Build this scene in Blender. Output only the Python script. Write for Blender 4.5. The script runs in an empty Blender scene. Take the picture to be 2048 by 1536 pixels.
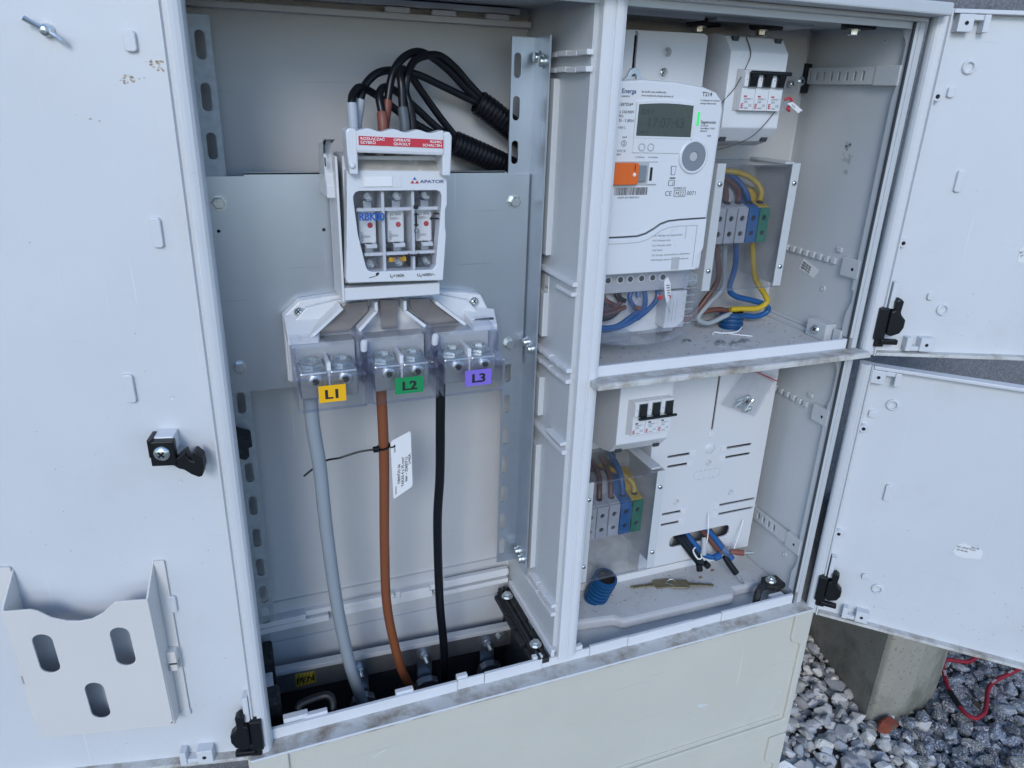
import bpy, bmesh, math, random
from mathutils import Vector, Matrix
random.seed(7)
SC = bpy.context.scene
COL = SC.collection
R = math.radians
# ------------------------------------------------------------------ camera
cd = bpy.data.cameras.new('camera'); cam = bpy.data.objects.new('camera', cd); COL.objects.link(cam)
rt = Vector((0.93183746, -0.36146496, 0.03196935)); dn = Vector((-0.10689481, -0.35762104, -0.92772878)); fw = Vector((0.34677436, 0.86107507, -0.37188341))
cam.matrix_world = Matrix(((rt.x, -dn.x, -fw.x, 0.00935), (rt.y, -dn.y, -fw.y, -0.68694), (rt.z, -dn.z, -fw.z, 0.70381), (0, 0, 0, 1)))
cd.sensor_fit = 'HORIZONTAL'; cd.sensor_width = 36; cd.lens = 1468.77 / 2048 * 36; cd.clip_start = 0.02; cd.clip_end = 400
SC.camera = cam
# ------------------------------------------------------------------ sky, soft sun, exposure
SUN_EL, SUN_AZ = R(27), R(205)      # azimuth clockwise from +Y
W = bpy.data.worlds.new('World'); SC.world = W; W.use_nodes = True
wn = W.node_tree; wn.nodes.clear()
sky = wn.nodes.new('ShaderNodeTexSky'); sky.sky_type = 'NISHITA'; sky.sun_disc = False
sky.sun_elevation = SUN_EL; sky.sun_rotation = SUN_AZ; sky.altitude = 50; sky.dust_density = .3; sky.ozone_density = 4.5
bg = wn.nodes.new('ShaderNodeBackground'); bg.inputs[1].default_value = 0.15
wo = wn.nodes.new('ShaderNodeOutputWorld'); wn.links.new(sky.outputs[0], bg.inputs[0]); wn.links.new(bg.outputs[0], wo.inputs[0])
sl = bpy.data.lights.new('sun', 'SUN'); sl.energy = 0.85; sl.angle = R(18); sl.color = (1, .985, .965)
so = bpy.data.objects.new('sun', sl); COL.objects.link(so)
sd = Vector((math.sin(SUN_AZ) * math.cos(SUN_EL), math.cos(SUN_AZ) * math.cos(SUN_EL), math.sin(SUN_EL)))
so.rotation_euler = sd.to_track_quat('Z', 'Y').to_euler()
SC.view_settings.view_transform = 'Standard'; SC.view_settings.look = 'None'
SC.view_settings.exposure = 0.63; SC.view_settings.gamma = 1
SC.render.engine = 'CYCLES'
SC.cycles.max_bounces = 10; SC.cycles.transparent_max_bounces = 24; SC.cycles.diffuse_bounces = 3

# ------------------------------------------------------------------ materials
MATS = {}
def nn(t, k, **kw):
    n = t.nodes.new(k)
    for a, b in kw.items():
        setattr(n, a, b)
    return n
def mat(name, col, rough=.5, metal=0, var=.06, vscale=9, bump=0, bscale=300, stain=None, sscale=14, slo=.5, shi=.7, spec=.5, coat=0, alpha_attr=None, speck=None, emit=None, rvar=.12, scratch=0):
    """principled surface with tonal variation, optional stains (colour) and fine relief"""
    m = bpy.data.materials.new(name); m.use_nodes = True; t = m.node_tree; b = t.nodes['Principled BSDF']
    L = t.links
    b.inputs['Roughness'].default_value = rough; b.inputs['Metallic'].default_value = metal
    b.inputs['Specular IOR Level'].default_value = spec
    b.inputs['Coat Weight'].default_value = coat
    tc = nn(t, 'ShaderNodeTexCoord')
    src = None
    n1 = nn(t, 'ShaderNodeTexNoise'); n1.inputs['Scale'].default_value = vscale; n1.inputs['Detail'].default_value = 8; n1.inputs['Roughness'].default_value = .62
    L.new(tc.outputs['Object'], n1.inputs['Vector'])
    mr = nn(t, 'ShaderNodeMapRange'); mr.inputs[1].default_value = .3; mr.inputs[2].default_value = .7
    mr.inputs[3].default_value = 1 - var; mr.inputs[4].default_value = 1 + var
    L.new(n1.outputs[0], mr.inputs[0])
    mx = nn(t, 'ShaderNodeMix', data_type='RGBA', blend_type='MULTIPLY'); mx.inputs[0].default_value = 1
    mx.inputs[6].default_value = (*col, 1)
    L.new(mr.outputs[0], mx.inputs[7]); src = mx.outputs[2]
    if alpha_attr:
        at = nn(t, 'ShaderNodeAttribute', attribute_name=alpha_attr)
        m2 = nn(t, 'ShaderNodeMix', data_type='RGBA', blend_type='MULTIPLY'); m2.inputs[0].default_value = 1
        L.new(src, m2.inputs[6]); L.new(at.outputs['Color'], m2.inputs[7]); src = m2.outputs[2]
    if speck:
        v = nn(t, 'ShaderNodeTexNoise'); v.inputs['Scale'].default_value = speck[0]; v.inputs['Detail'].default_value = 3
        L.new(tc.outputs['Object'], v.inputs['Vector'])
        r2 = nn(t, 'ShaderNodeMapRange'); r2.inputs[1].default_value = speck[1]; r2.inputs[2].default_value = speck[2]
        L.new(v.outputs[0], r2.inputs[0])
        m3 = nn(t, 'ShaderNodeMix', data_type='RGBA'); m3.inputs[7].default_value = (*speck[3], 1)
        L.new(r2.outputs[0], m3.inputs[0]); L.new(src, m3.inputs[6]); src = m3.outputs[2]
    if stain:
        n2 = nn(t, 'ShaderNodeTexNoise'); n2.inputs['Scale'].default_value = sscale; n2.inputs['Detail'].default_value = 9; n2.inputs['Roughness'].default_value = .7
        L.new(tc.outputs['Object'], n2.inputs['Vector'])
        r3 = nn(t, 'ShaderNodeMapRange'); r3.inputs[1].default_value = slo; r3.inputs[2].default_value = shi
        L.new(n2.outputs[0], r3.inputs[0])
        m4 = nn(t, 'ShaderNodeMix', data_type='RGBA'); m4.inputs[7].default_value = (*stain, 1)
        L.new(r3.outputs[0], m4.inputs[0]); L.new(src, m4.inputs[6]); src = m4.outputs[2]
    if scratch:
        for rot, sc in ((.5, (260, 260, 7)), (-.9, (7, 240, 240))):
            mp_ = nn(t, 'ShaderNodeMapping'); mp_.inputs['Rotation'].default_value = (rot, rot * .7, rot); mp_.inputs['Scale'].default_value = sc
            L.new(tc.outputs['Object'], mp_.inputs['Vector'])
            ns = nn(t, 'ShaderNodeTexNoise'); ns.inputs['Scale'].default_value = 1; ns.inputs['Detail'].default_value = 1; L.new(mp_.outputs[0], ns.inputs['Vector'])
            rs_ = nn(t, 'ShaderNodeMapRange'); rs_.inputs[1].default_value = .74; rs_.inputs[2].default_value = .80; rs_.inputs[4].default_value = scratch; L.new(ns.outputs[0], rs_.inputs[0])
            m5 = nn(t, 'ShaderNodeMix', data_type='RGBA'); m5.inputs[7].default_value = (min(1, col[0] * 1.4), min(1, col[1] * 1.4), min(1, col[2] * 1.4), 1) if rot > 0 else (col[0] * .6, col[1] * .6, col[2] * .6, 1)
            L.new(rs_.outputs[0], m5.inputs[0]); L.new(src, m5.inputs[6]); src = m5.outputs[2]
    L.new(src, b.inputs['Base Color'])
    n4 = nn(t, 'ShaderNodeTexNoise'); n4.inputs['Scale'].default_value = vscale * 3; n4.inputs['Detail'].default_value = 6
    L.new(tc.outputs['Object'], n4.inputs['Vector'])
    r4 = nn(t, 'ShaderNodeMapRange'); r4.inputs[3].default_value = max(.02, rough - rvar); r4.inputs[4].default_value = min(1, rough + rvar)
    L.new(n4.outputs[0], r4.inputs[0]); L.new(r4.outputs[0], b.inputs['Roughness'])
    if bump:
        n3 = nn(t, 'ShaderNodeTexNoise'); n3.inputs['Scale'].default_value = bscale; n3.inputs['Detail'].default_value = 4
        L.new(tc.outputs['Object'], n3.inputs['Vector'])
        bp = nn(t, 'ShaderNodeBump'); bp.inputs['Strength'].default_value = bump; bp.inputs['Distance'].default_value = .001
        L.new(n3.outputs[0], bp.inputs['Height']); L.new(bp.outputs[0], b.inputs['Normal'])
    if emit:
        b.inputs['Emission Color'].default_value = (*emit[:3], 1); b.inputs['Emission Strength'].default_value = emit[3]
    MATS[name] = m
    return m
def clear(name, tint=(.9, .92, .96), haze=.06, rough=.08, hazecol=(.7, .72, .75), refl=.035):
    m = bpy.data.materials.new(name); m.use_nodes = True; t = m.node_tree; t.nodes.clear(); L = t.links
    o = nn(t, 'ShaderNodeOutputMaterial'); tr = nn(t, 'ShaderNodeBsdfTransparent'); tr.inputs[0].default_value = (*tint, 1)
    gl = nn(t, 'ShaderNodeBsdfGlossy'); gl.inputs['Roughness'].default_value = rough; gl.inputs[0].default_value = (1, 1, 1, 1)
    df = nn(t, 'ShaderNodeBsdfDiffuse'); df.inputs[0].default_value = (*hazecol, 1)
    fc = nn(t, 'ShaderNodeLayerWeight'); fc.inputs[0].default_value = .5; pw = nn(t, 'ShaderNodeMath', operation='POWER'); pw.inputs[1].default_value = 4; L.new(fc.outputs['Facing'], pw.inputs[0]); lw = nn(t, 'ShaderNodeMath', operation='MULTIPLY_ADD'); lw.inputs[1].default_value = .85; lw.inputs[2].default_value = refl; L.new(pw.outputs[0], lw.inputs[0])
    tc = nn(t, 'ShaderNodeTexCoord'); nz = nn(t, 'ShaderNodeTexNoise'); nz.inputs['Scale'].default_value = 40; nz.inputs['Detail'].default_value = 8
    L.new(tc.outputs['Object'], nz.inputs['Vector'])
    mr = nn(t, 'ShaderNodeMapRange'); mr.inputs[1].default_value = .35; mr.inputs[2].default_value = .75; mr.inputs[3].default_value = haze * .4; mr.inputs[4].default_value = haze * 2
    L.new(nz.outputs[0], mr.inputs[0])
    a = nn(t, 'ShaderNodeMixShader'); L.new(mr.outputs[0], a.inputs[0]); L.new(tr.outputs[0], a.inputs[1]); L.new(df.outputs[0], a.inputs[2])
    b = nn(t, 'ShaderNodeMixShader'); L.new(lw.outputs[0], b.inputs[0]); L.new(a.outputs[0], b.inputs[1]); L.new(gl.outputs[0], b.inputs[2])
    L.new(b.outputs[0], o.inputs[0]); MATS[name] = m
mat('shell', (.52, .54, .555), .42, var=.03, bump=.12, bscale=900, stain=(.5, .5, .5), slo=.62, shi=.95)
mat('floor', (.55, .555, .555), .6, var=.05, vscale=25, bump=.3, bscale=500, stain=(.36, .32, .26), sscale=20, slo=.60, shi=.85, speck=(700, .66, .74, (.25, .24, .22)))
mat('door', (.61, .625, .645), .33, var=.04, vscale=4, bump=.14, bscale=600, stain=(.52, .51, .49), sscale=6, slo=.56, shi=.95, scratch=.2)
mat('backwall', (.50, .505, .515), .5, var=.03, bump=.12, bscale=500, scratch=.25)
mat('outer', (.575, .555, .485), .5, var=.04, vscale=6, bump=.35, bscale=700, stain=(.40, .39, .35), sscale=6, slo=.6, shi=1, scratch=.3)
mat('ledge', (.56, .555, .53), .6, var=.06, vscale=20, bump=.5, bscale=300, stain=(.25, .205, .155), sscale=24, slo=.46, shi=.68)
mat('white', (.66, .67, .69), .35, var=.02, bump=.05, bscale=600)
mat('whiteclean', (.66, .675, .70), .32, var=.015, bump=.04, bscale=500)
mat('board', (.62, .63, .65), .4, var=.02)
mat('beige', (.43, .43, .425), .55, var=.03)
mat('dustybeige', (.46, .43, .38), .8, var=.12, vscale=60, stain=(.6, .6, .58), sscale=40, slo=.55, shi=.62)
mat('pocket', (.66, .635, .61), .45, var=.02, bump=.1, bscale=800)
mat('gasket', (.42, .43, .44), .6, var=.04)
mat('galv', (.50, .555, .62), .37, metal=.85, var=.03, vscale=30, bump=.06, bscale=420, rvar=.04, scratch=.4)
mat('galvplate', (.52, .57, .63), .36, metal=.85, var=.02, vscale=30, bump=.03, bscale=420, rvar=.03, scratch=.5)
mat('galvold', (.40, .43, .455), .55, metal=.5, var=.16, vscale=120, bump=.15, bscale=400)
mat('bolt', (.62, .66, .66), .3, metal=.9, var=.1, vscale=80)
mat('alu', (.46, .48, .50), .35, metal=.8, var=.08, vscale=60)
mat('tinned', (.25, .225, .22), .38, metal=.5, var=.08, vscale=30)
mat('brass', (.36, .31, .20), .42, metal=.8, var=.15, vscale=120)
mat('copper', (.45, .17, .08), .4, metal=.8)
mat('black', (.007, .008, .010), .42, var=.15, spec=.35)
mat('blackdusty', (.014, .015, .017), .7, var=.2, stain=(.09, .088, .085), sscale=120, slo=.52, shi=.8)
mat('cable', (.006, .007, .010), .32, var=.1, spec=.4)
mat('hole', (.01, .01, .012), .8)
mat('dark', (.05, .055, .06), .6)
mat('greycable', (.28, .32, .36), .42, var=.04)
mat('browncable', (.215, .07, .03), .38, var=.05)
mat('brownwire', (.13, .05, .035), .4, var=.05)
mat('bluewire', (.008, .085, .26), .4, var=.05)
mat('yellowwire', (.52, .36, .02), .4, var=.05)
mat('greenwire', (.05, .25, .05), .4)
mat('greywire', (.30, .33, .35), .45)
mat('sleevegrey', (.42, .46, .52), .5)
mat('sleevebrown', (.22, .07, .05), .5)
mat('sleevedark', (.09, .11, .13), .5)
mat('blueconduit', (.007, .065, .18), .4, var=.08)
mat('termgrey', (.44, .45, .48), .5, var=.03)
mat('termblue', (.01, .11, .32), .45, var=.04)
mat('termyellow', (.56, .38, .03), .5, var=.05)
mat('termgreen', (.015, .20, .12), .5, var=.05)
mat('red', (.55, .03, .05), .5, var=.03)
mat('redcord', (.26, .007, .02), .7, var=.1, vscale=200, bump=.4, bscale=2000)
mat('orange', (.70, .13, .015), .4)
mat('inkblack', (.012, .012, .014), .6, var=0)
mat('inkgrey', (.10, .10, .11), .6, var=0)
mat('inkblue', (.01, .09, .38), .5, var=0)
mat('inknavy', (.03, .05, .20), .5, var=0)
mat('hazardolive', (.20, .16, .02), .6)
mat('inkred', (.48, .03, .04), .5, var=0)
mat('inkwhite', (.78, .78, .78), .6, var=0)
mat('stickeryellow', (.86, .45, .004), .5, var=.02)
mat('stickergreen', (.006, .25, .08), .5, var=.02)
mat('stickerviolet', (.21, .14, .60), .5, var=.02)
mat('paper', (.72, .72, .72), .7, var=.02)
mat('hazardyellow', (.50, .40, .04), .6)
mat('lcd', (.062, .08, .072), .3, var=.05, vscale=20)
mat('lcdink', (.044, .058, .053), .4, var=0)
mat('portgrey', (.20, .22, .25), .4)
mat('led', (.02, .5, .1), .4, emit=(.02, .8, .15, .35))
mat('wall', (.15, .155, .17), .9, var=.2, vscale=60, bump=.9, bscale=140, speck=(240, .5, .7, (.24, .245, .26)))
mat('concrete', (.30, .28, .235), .85, var=.14, vscale=7, bump=.6, bscale=220, stain=(.16, .155, .12), sscale=3.5, slo=.50, shi=.60, speck=(160, .62, .72, (.14, .135, .12)))
mat('ground', (.16, .145, .125), .95, var=.2, vscale=12, bump=1, bscale=60)
mat('stonewhite', (.60, .59, .575), .75, var=.12, vscale=60, bump=.5, bscale=200, alpha_attr='tint', speck=(420, .60, .72, (.25, .24, .23)))
mat('stonegrey', (.19, .20, .215), .8, var=.3, vscale=150, bump=.7, bscale=250, alpha_attr='tint', speck=(330, .50, .66, (.52, .54, .56)))
mat('brick', (.24, .055, .03), .85, var=.25, vscale=70, bump=.8, bscale=120, stain=(.13, .085, .05), sscale=35, slo=.48, shi=.6)
mat('rust', (.44, .345, .25), .8, var=.2, vscale=200)
mat('grime', (.07, .06, .05), .9, var=.3, vscale=200)
clear('clear', (.965, .97, .98), .02, .05)
clear('smoky', (.90, .905, .92), .03, .04, (.5, .52, .55), .06)
clear('cleardusty', (.975, .977, .985), .010, .04)
clear('clearblue', (.90, .91, .965), .014, .04, (.66, .67, .80))
clear('clearedge', (.90, .91, .93), .05, .06)
clear('clearbag', (.93, .93, .94), .10, .12)

# ------------------------------------------------------------------ mesh builder (millimetres)
def lerp(a, b, t): return a + (b - a) * t
def catmull(P, n=6):
    P = [Vector(p) for p in P]; out = []
    for i in range(len(P) - 1):
        p0 = P[max(i - 1, 0)]; p1 = P[i]; p2 = P[i + 1]; p3 = P[min(i + 2, len(P) - 1)]
        for k in range(n):
            t = k / n
            out.append(.5 * ((2 * p1) + (p2 - p0) * t + (2 * p0 - 5 * p1 + 4 * p2 - p3) * t * t + (3 * p1 - p0 - 3 * p2 + p3) * t ** 3))
    out.append(P[-1]); return out
AX = {'x': lambda a, b, c: (c, a, b), 'y': lambda a, b, c: (a, c, b), 'z': lambda a, b, c: (a, b, c)}
def rrect(x0, x1, z0, z1, r, n=4):
    pts = []
    for cx, cz, a0 in ((x1 - r, z1 - r, 0), (x0 + r, z1 - r, 90), (x0 + r, z0 + r, 180), (x1 - r, z0 + r, 270)):
        for k in range(n + 1):
            a = R(a0 + 90 * k / n); pts.append((cx + r * math.cos(a), cz + r * math.sin(a)))
    return pts
def circ(cx, cz, r, n=16): return [(cx + r * math.cos(2 * math.pi * k / n), cz + r * math.sin(2 * math.pi * k / n)) for k in range(n)]
class MB:
    def __init__(s): s.v = []; s.f = []
    def add(s, V, F):
        o = len(s.v); s.v += [tuple(p) for p in V]; s.f += [tuple(i + o for i in q) for q in F]; return s
    def box(s, x0, x1, y0, y1, z0, z1):
        V = [(x, y, z) for z in (z0, z1) for y in (y0, y1) for x in (x0, x1)]
        return s.add(V, [(0, 2, 3, 1), (4, 5, 7, 6), (0, 1, 5, 4), (2, 6, 7, 3), (0, 4, 6, 2), (1, 3, 7, 5)])
    def hexa(s, V): return s.add(V, [(0, 2, 3, 1), (4, 5, 7, 6), (0, 1, 5, 4), (2, 6, 7, 3), (0, 4, 6, 2), (1, 3, 7, 5)])
    def prism(s, poly, ax, c0, c1):
        g = AX[ax]; n = len(poly)
        V = [g(a, b, c0) for a, b in poly] + [g(a, b, c1) for a, b in poly]
        return s.add(V, [tuple(range(n))[::-1], tuple(range(n, 2 * n))] + [(i, (i + 1) % n, n + (i + 1) % n, n + i) for i in range(n)])
    def plate(s, outer, holes, ax, c0, c1):
        bm = bmesh.new(); g = AX[ax]
        for lp in [outer] + holes:
            vs = [bm.verts.new((a, b, 0)) for a, b in lp]
            for i in range(len(vs)): bm.edges.new((vs[i], vs[(i + 1) % len(vs)]))
        bmesh.ops.triangle_fill(bm, use_beauty=True, edges=bm.edges[:])
        bm.verts.index_update()
        P = [(v.co.x, v.co.y) for v in bm.verts]; F = [tuple(v.index for v in f.verts) for f in bm.faces]; bm.free()
        n = len(P); FF = F + [tuple(i + n for i in q[::-1]) for q in F]; o = 0
        for lp in [outer] + holes:
            m = len(lp); FF += [(o + i, o + (i + 1) % m, n + o + (i + 1) % m, n + o + i) for i in range(m)]; o += m
        return s.add([g(a, b, c0) for a, b in P] + [g(a, b, c1) for a, b in P], FF)
    def cyl(s, p0, p1, r, n=14, r1=None, caps=True):
        return s.tube([p0, p1], [r, r if r1 is None else r1], n, 0, caps)
    def tube(s, P, r, n=10, sm=6, caps=True):
        if sm and len(P) > 2:
            m = len(P); P2 = catmull(P, sm)
            if isinstance(r, (list, tuple)): r = [lerp(r[min(int(i / sm), m - 1)], r[min(int(i / sm) + 1, m - 1)], (i % sm) / sm) for i in range(len(P2))]
            P = P2
        P = [Vector(p) for p in P]; rr = r if isinstance(r, (list, tuple)) else [r] * len(P)
        T = []
        for i in range(len(P)):
            d = (P[min(i + 1, len(P) - 1)] - P[max(i - 1, 0)]); T.append(d.normalized() if d.length > 1e-9 else Vector((0, 0, 1)))
        u = T[0].cross(Vector((0, 0, 1)) if abs(T[0].z) < .9 else Vector((1, 0, 0))).normalized(); V = []
        for i, p in enumerate(P):
            u = (u - T[i] * u.dot(T[i])).normalized(); w = T[i].cross(u)
            for k in range(n):
                a = 2 * math.pi * k / n; V.append(p + (u * math.cos(a) + w * math.sin(a)) * rr[i])
        F = [(i * n + k, i * n + (k + 1) % n, (i + 1) * n + (k + 1) % n, (i + 1) * n + k) for i in range(len(P) - 1) for k in range(n)]
        if caps: F += [tuple(range(n))[::-1], tuple(range((len(P) - 1) * n, len(P) * n))]
        return s.add(V, F)
    def lathe(s, c, axis, prof, n=20, front=True):
        """profile [(r,h)] along axis vector from c"""
        c = Vector(c); d = Vector(axis).normalized(); u = d.cross(Vector((0, 0, 1)) if abs(d.z) < .9 else Vector((1, 0, 0))).normalized(); w = d.cross(u); V = []
        for r, h in prof:
            for k in range(n):
                a = 2 * math.pi * k / n; V.append(c + d * h + (u * math.cos(a) + w * math.sin(a)) * r)
        m = len(prof)
        return s.add(V, [(i * n + k, i * n + (k + 1) % n, (i + 1) * n + (k + 1) % n, (i + 1) * n + k) for i in range(m - 1) for k in range(n)] + ([tuple(range(n))[::-1]] if front else []) + [tuple(range((m - 1) * n, m * n))])
    def build(s, name, m, parent=None, bevel=0, smooth=False, kind=None, label=None):
        me = bpy.data.meshes.new(name); me.from_pydata([(a * .001, b * .001, c * .001) for a, b, c in s.v], [], s.f)
        bm = bmesh.new(); bm.from_mesh(me); bmesh.ops.recalc_face_normals(bm, faces=bm.faces)
        if bevel:
            ed = [e for e in bm.edges if len(e.link_faces) == 2 and e.calc_face_angle(0) > .5]
            try: bmesh.ops.bevel(bm, geom=ed, offset=bevel * .001, segments=2, affect='EDGES', profile=.5, clamp_overlap=True)
            except Exception: pass
        bm.to_mesh(me); bm.free()
        if smooth:
            for p in me.polygons: p.use_smooth = True
            if smooth != 'all': me.set_sharp_from_angle(angle=R(40))
        me.materials.append(MATS[m])
        o = bpy.data.objects.new(name, me); COL.objects.link(o)
        if parent: attach(o, parent)
        if kind: o['kind'] = kind
        if label: o['label'] = label
        return o
def wloc(o):
    v = Vector((0, 0, 0))
    while o is not None: v += o.location; o = o.parent
    return v
def attach(o, p):
    o.parent = p
    if not p.get('_local'):
        o.location = o.location - wloc(p)
    else: o['_local'] = 1
def thing(name, label, cat, loc=(0, 0, 0), group=None):
    o = bpy.data.objects.new(name, None); COL.objects.link(o); o.empty_display_size = .02
    o.location = Vector(loc) * .001; o['label'] = label; o['category'] = cat
    if group: o['group'] = group
    return o
def tag(o, label, cat, group=None):
    o['label'] = label; o['category'] = cat
    if group: o['group'] = group
    return o
FONTC = {}
def text(s, size, m, parent, org, ex=(1, 0, 0), ey=(0, 0, 1), align='LEFT', bold=0, sx=1.0, name='lettering'):
    """flat print: letters as thin shapes lying on a face, size = letter height in mm"""
    c = bpy.data.curves.new('t', 'FONT'); c.body = s; c.size = 1; c.align_x = align; c.offset = bold
    t = bpy.data.objects.new('t', c); COL.objects.link(t); dg = bpy.context.evaluated_depsgraph_get()
    me = bpy.data.meshes.new_from_object(t.evaluated_get(dg)); bpy.data.objects.remove(t); bpy.data.curves.remove(c)
    k = size / .70; ex = Vector(ex).normalized(); ey = Vector(ey).normalized(); o = Vector(org)
    for v in me.vertices:
        p = o + ex * (v.co.x * k * sx) + ey * (v.co.y * k); v.co = p * .001
    me.name = name; me.materials.clear(); me.materials.append(MATS[m])
    ob = bpy.data.objects.new(name, me); COL.objects.link(ob); attach(ob, parent); return ob
def hexbolt(parent, c, axis, r=6.5, h=4.5, washer=1.5, m='bolt', name='bolt'):
    b = MB(); d = Vector(axis).normalized(); c = Vector(c)
    if washer: b.cyl(c, c + d * washer, r * 1.25, 20)
    b.tube([c + d * washer, c + d * (washer + h * .85), c + d * (washer + h)], [r, r, r * .86], 6, 0)
    b.lathe(c + d * (washer + h), d, [(r * .7, 0), (r * .66, .4)], 14)
    return b.build(name, m, parent)
def screw(parent, c, axis, r=4, h=2.2, m='bolt', name='screw', cross=True):
    b = MB(); d = Vector(axis).normalized(); c = Vector(c)
    b.lathe(c, d, [(r, 0), (r, h * .3), (r * .8, h * .75), (r * .45, h), (.1, h * 1.02)], 16)
    o = b.build(name, m, parent, smooth=True)
    if cross:
        q = MB(); u = d.cross(Vector((0, 0, 1)) if abs(d.z) < .9 else Vector((1, 0, 0))).normalized(); w = d.cross(u)
        u, w = (u + w).normalized(), (u - w).normalized()
        for a, e in ((u, w), (w, u)):
            P = []
            for k in (0, h * 1.06):
                for j in (-1, 1):
                    for i in (-1, 1): P.append(c + d * k + a * (i * r * .5) + e * (j * r * .13))
            q.hexa(P)
        q.build('recess', 'hole', o)
    return o
def cable(parent_or_none, pts, r, m, name='cable', n=10, sm=8):
    b = MB().tube(pts, r, n, sm); return b.build(name, m, parent_or_none, smooth=True)
def conduit(pts, r, pitch, m, name, n=18, depth=.14):
    P = catmull(pts, 30); L = [0]
    for i in range(1, len(P)): L.append(L[-1] + (P[i] - P[i - 1]).length)
    tot = L[-1]; k = int(tot / pitch * 8); Q = []; rr = []; j = 0
    for i in range(k + 1):
        d = tot * i / k
        while j < len(L) - 2 and L[j + 1] < d: j += 1
        t = (d - L[j]) / max(1e-6, L[j + 1] - L[j]); Q.append(P[j].lerp(P[j + 1], min(1, max(0, t))))
        ph = (d / pitch) % 1; rr.append(r * (1 - depth * (1 if ph < .35 else 0) * .9 - (0 if ph < .35 else .02 * abs(ph - .67) * 3)))
    b = MB().tube(Q, rr, n, 0, caps=False)
    inner = MB()
    o = b.build(name, m, smooth=True)
    inner.tube(Q[:40], [x * .78 for x in rr[:40]], n, 0, caps=False).build('bore', 'hole', o, smooth=True)
    return o
# ------------------------------------------------------------------ setting: ground, wall, gravel, concrete post
GZ = -400
def struct(o): o['kind'] = 'structure'; return o
g = MB(); N = 40
g.add([(-60000, -60000, GZ - 14), (60000, -60000, GZ - 14), (60000, 60000, GZ - 14), (-60000, 60000, GZ - 14)], [(0, 1, 2, 3)])
struct(g.build('ground', 'ground'))
tag(MB().box(-3200, 5200, 330, 560, GZ - 14, 3000).build('rendered_wall', 'wall'), 'grey speckled rendered house wall behind the cabinet', 'wall')
# gravel: crushed stones, one uncountable layer of each colour
def rock_shapes(k, n, rnd, smooth):
    out = []
    for i in range(k):
        bm = bmesh.new()
        if smooth:
            bmesh.ops.create_icosphere(bm, subdivisions=2, radius=1)
            ph = [rnd.uniform(0, 6) for _ in range(6)]
            for v in bm.verts:
                c = v.co.copy(); v.co *= 1 + .16 * math.sin(2.3 * c.x + ph[0]) + .14 * math.sin(2.9 * c.y + ph[1]) + .12 * math.sin(3.1 * c.z + ph[2])
        else:
            for j in range(n):
                p = Vector((rnd.gauss(0, 1), rnd.gauss(0, 1), rnd.gauss(0, 1))).normalized() * rnd.uniform(.82, 1.05); bm.verts.new(p)
            r = bmesh.ops.convex_hull(bm, input=bm.verts)
            bmesh.ops.delete(bm, geom=[q for q in r['geom_interior'] if isinstance(q, bmesh.types.BMVert)], context='VERTS')
            bmesh.ops.bevel(bm, geom=bm.edges[:], offset=.13, segments=2, affect='EDGES', clamp_overlap=True)
        bm.verts.index_update()
        out.append(([v.co.copy() for v in bm.verts], [tuple(v.index for v in f.verts) for f in bm.faces])); bm.free()
    return out
def scatter(name, m, label, spots, shapes, rnd, tints, smooth):
    V = []; F = []; C = []
    for x, y, z, r in spots:
        sv, sf = rnd.choice(shapes); o = len(V)
        M = Matrix.Rotation(rnd.uniform(0, 6.28), 3, 'Z') @ Matrix.Rotation(rnd.uniform(-.5, .5), 3, 'X')
        s = Vector((r * rnd.uniform(.9, 1.45), r * rnd.uniform(.75, 1.05), r * rnd.uniform(.55, .85)))
        c = rnd.choice(tints); k = rnd.uniform(.7, 1.25); c = (c[0] * k, c[1] * k, c[2] * k, 1)
        for p in sv:
            q = M @ Vector((p.x * s.x, p.y * s.y, p.z * s.z)); V.append(((x + q.x) * .001, (y + q.y) * .001, (z + q.z) * .001)); C.append(c)
        F += [tuple(i + o for i in f) for f in sf]
    me = bpy.data.meshes.new(name); me.from_pydata(V, [], F); me.update()
    at = me.color_attributes.new('tint', 'FLOAT_COLOR', 'POINT'); at.data.foreach_set('color', [q for c in C for q in c])
    if smooth: me.polygons.foreach_set('use_smooth', [True] * len(me.polygons))
    me.materials.append(MATS[m]); o = bpy.data.objects.new(name, me); COL.objects.link(o)
    o['label'] = label; o['category'] = 'gravel'; o['kind'] = 'stuff'
    return o
rnd = random.Random(3)
POSTC = (1200, 150)
POSTP = [(1118, 235), (1066, 56), (1068, 46), (1090, 38), (1140, 32), (1190, 38), (1240, 52), (1280, 74), (1306, 108), (1314, 150), (1314, 300), (1135, 300)]
def in_post(x, y):
    c = False
    for (x0, y0), (x1, y1) in zip(POSTP, POSTP[1:] + POSTP[:1]):
        if (y0 > y) != (y1 > y) and x < (x1 - x0) * (y - y0) / (y1 - y0) + x0: c = not c
    return c
def in_base(x, y): return -30 < x < 782 and -30 < y < 178
sw, sg = [], []
for lay, dz in ((0, -8), (1, 1), (2, 8)):
    stepw = 26
    x = -900
    while x < 2000:
        y = -1000
        while y < 322:
            px, py = x + rnd.uniform(-11, 11), y + rnd.uniform(-11, 11)
            if not in_base(px, py) and not in_post(px, py) and not (lay and rnd.random() < (.15 if lay == 1 else .55)):
                near = (px > 740 and py > -360)
                if near or rnd.random() < .6:
                    white = px < 1120 + (py - 40) * .25 + rnd.gauss(0, 36)
                    r = rnd.uniform(11, 18) if rnd.random() < .9 else rnd.uniform(17, 22)
                    (sw if white else sg).append((px, py, GZ + dz + rnd.uniform(-3, 4), r * (1.05 if white else 1.14)))
            y += stepw
        x += stepw
fx = random.Random(21)
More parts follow.
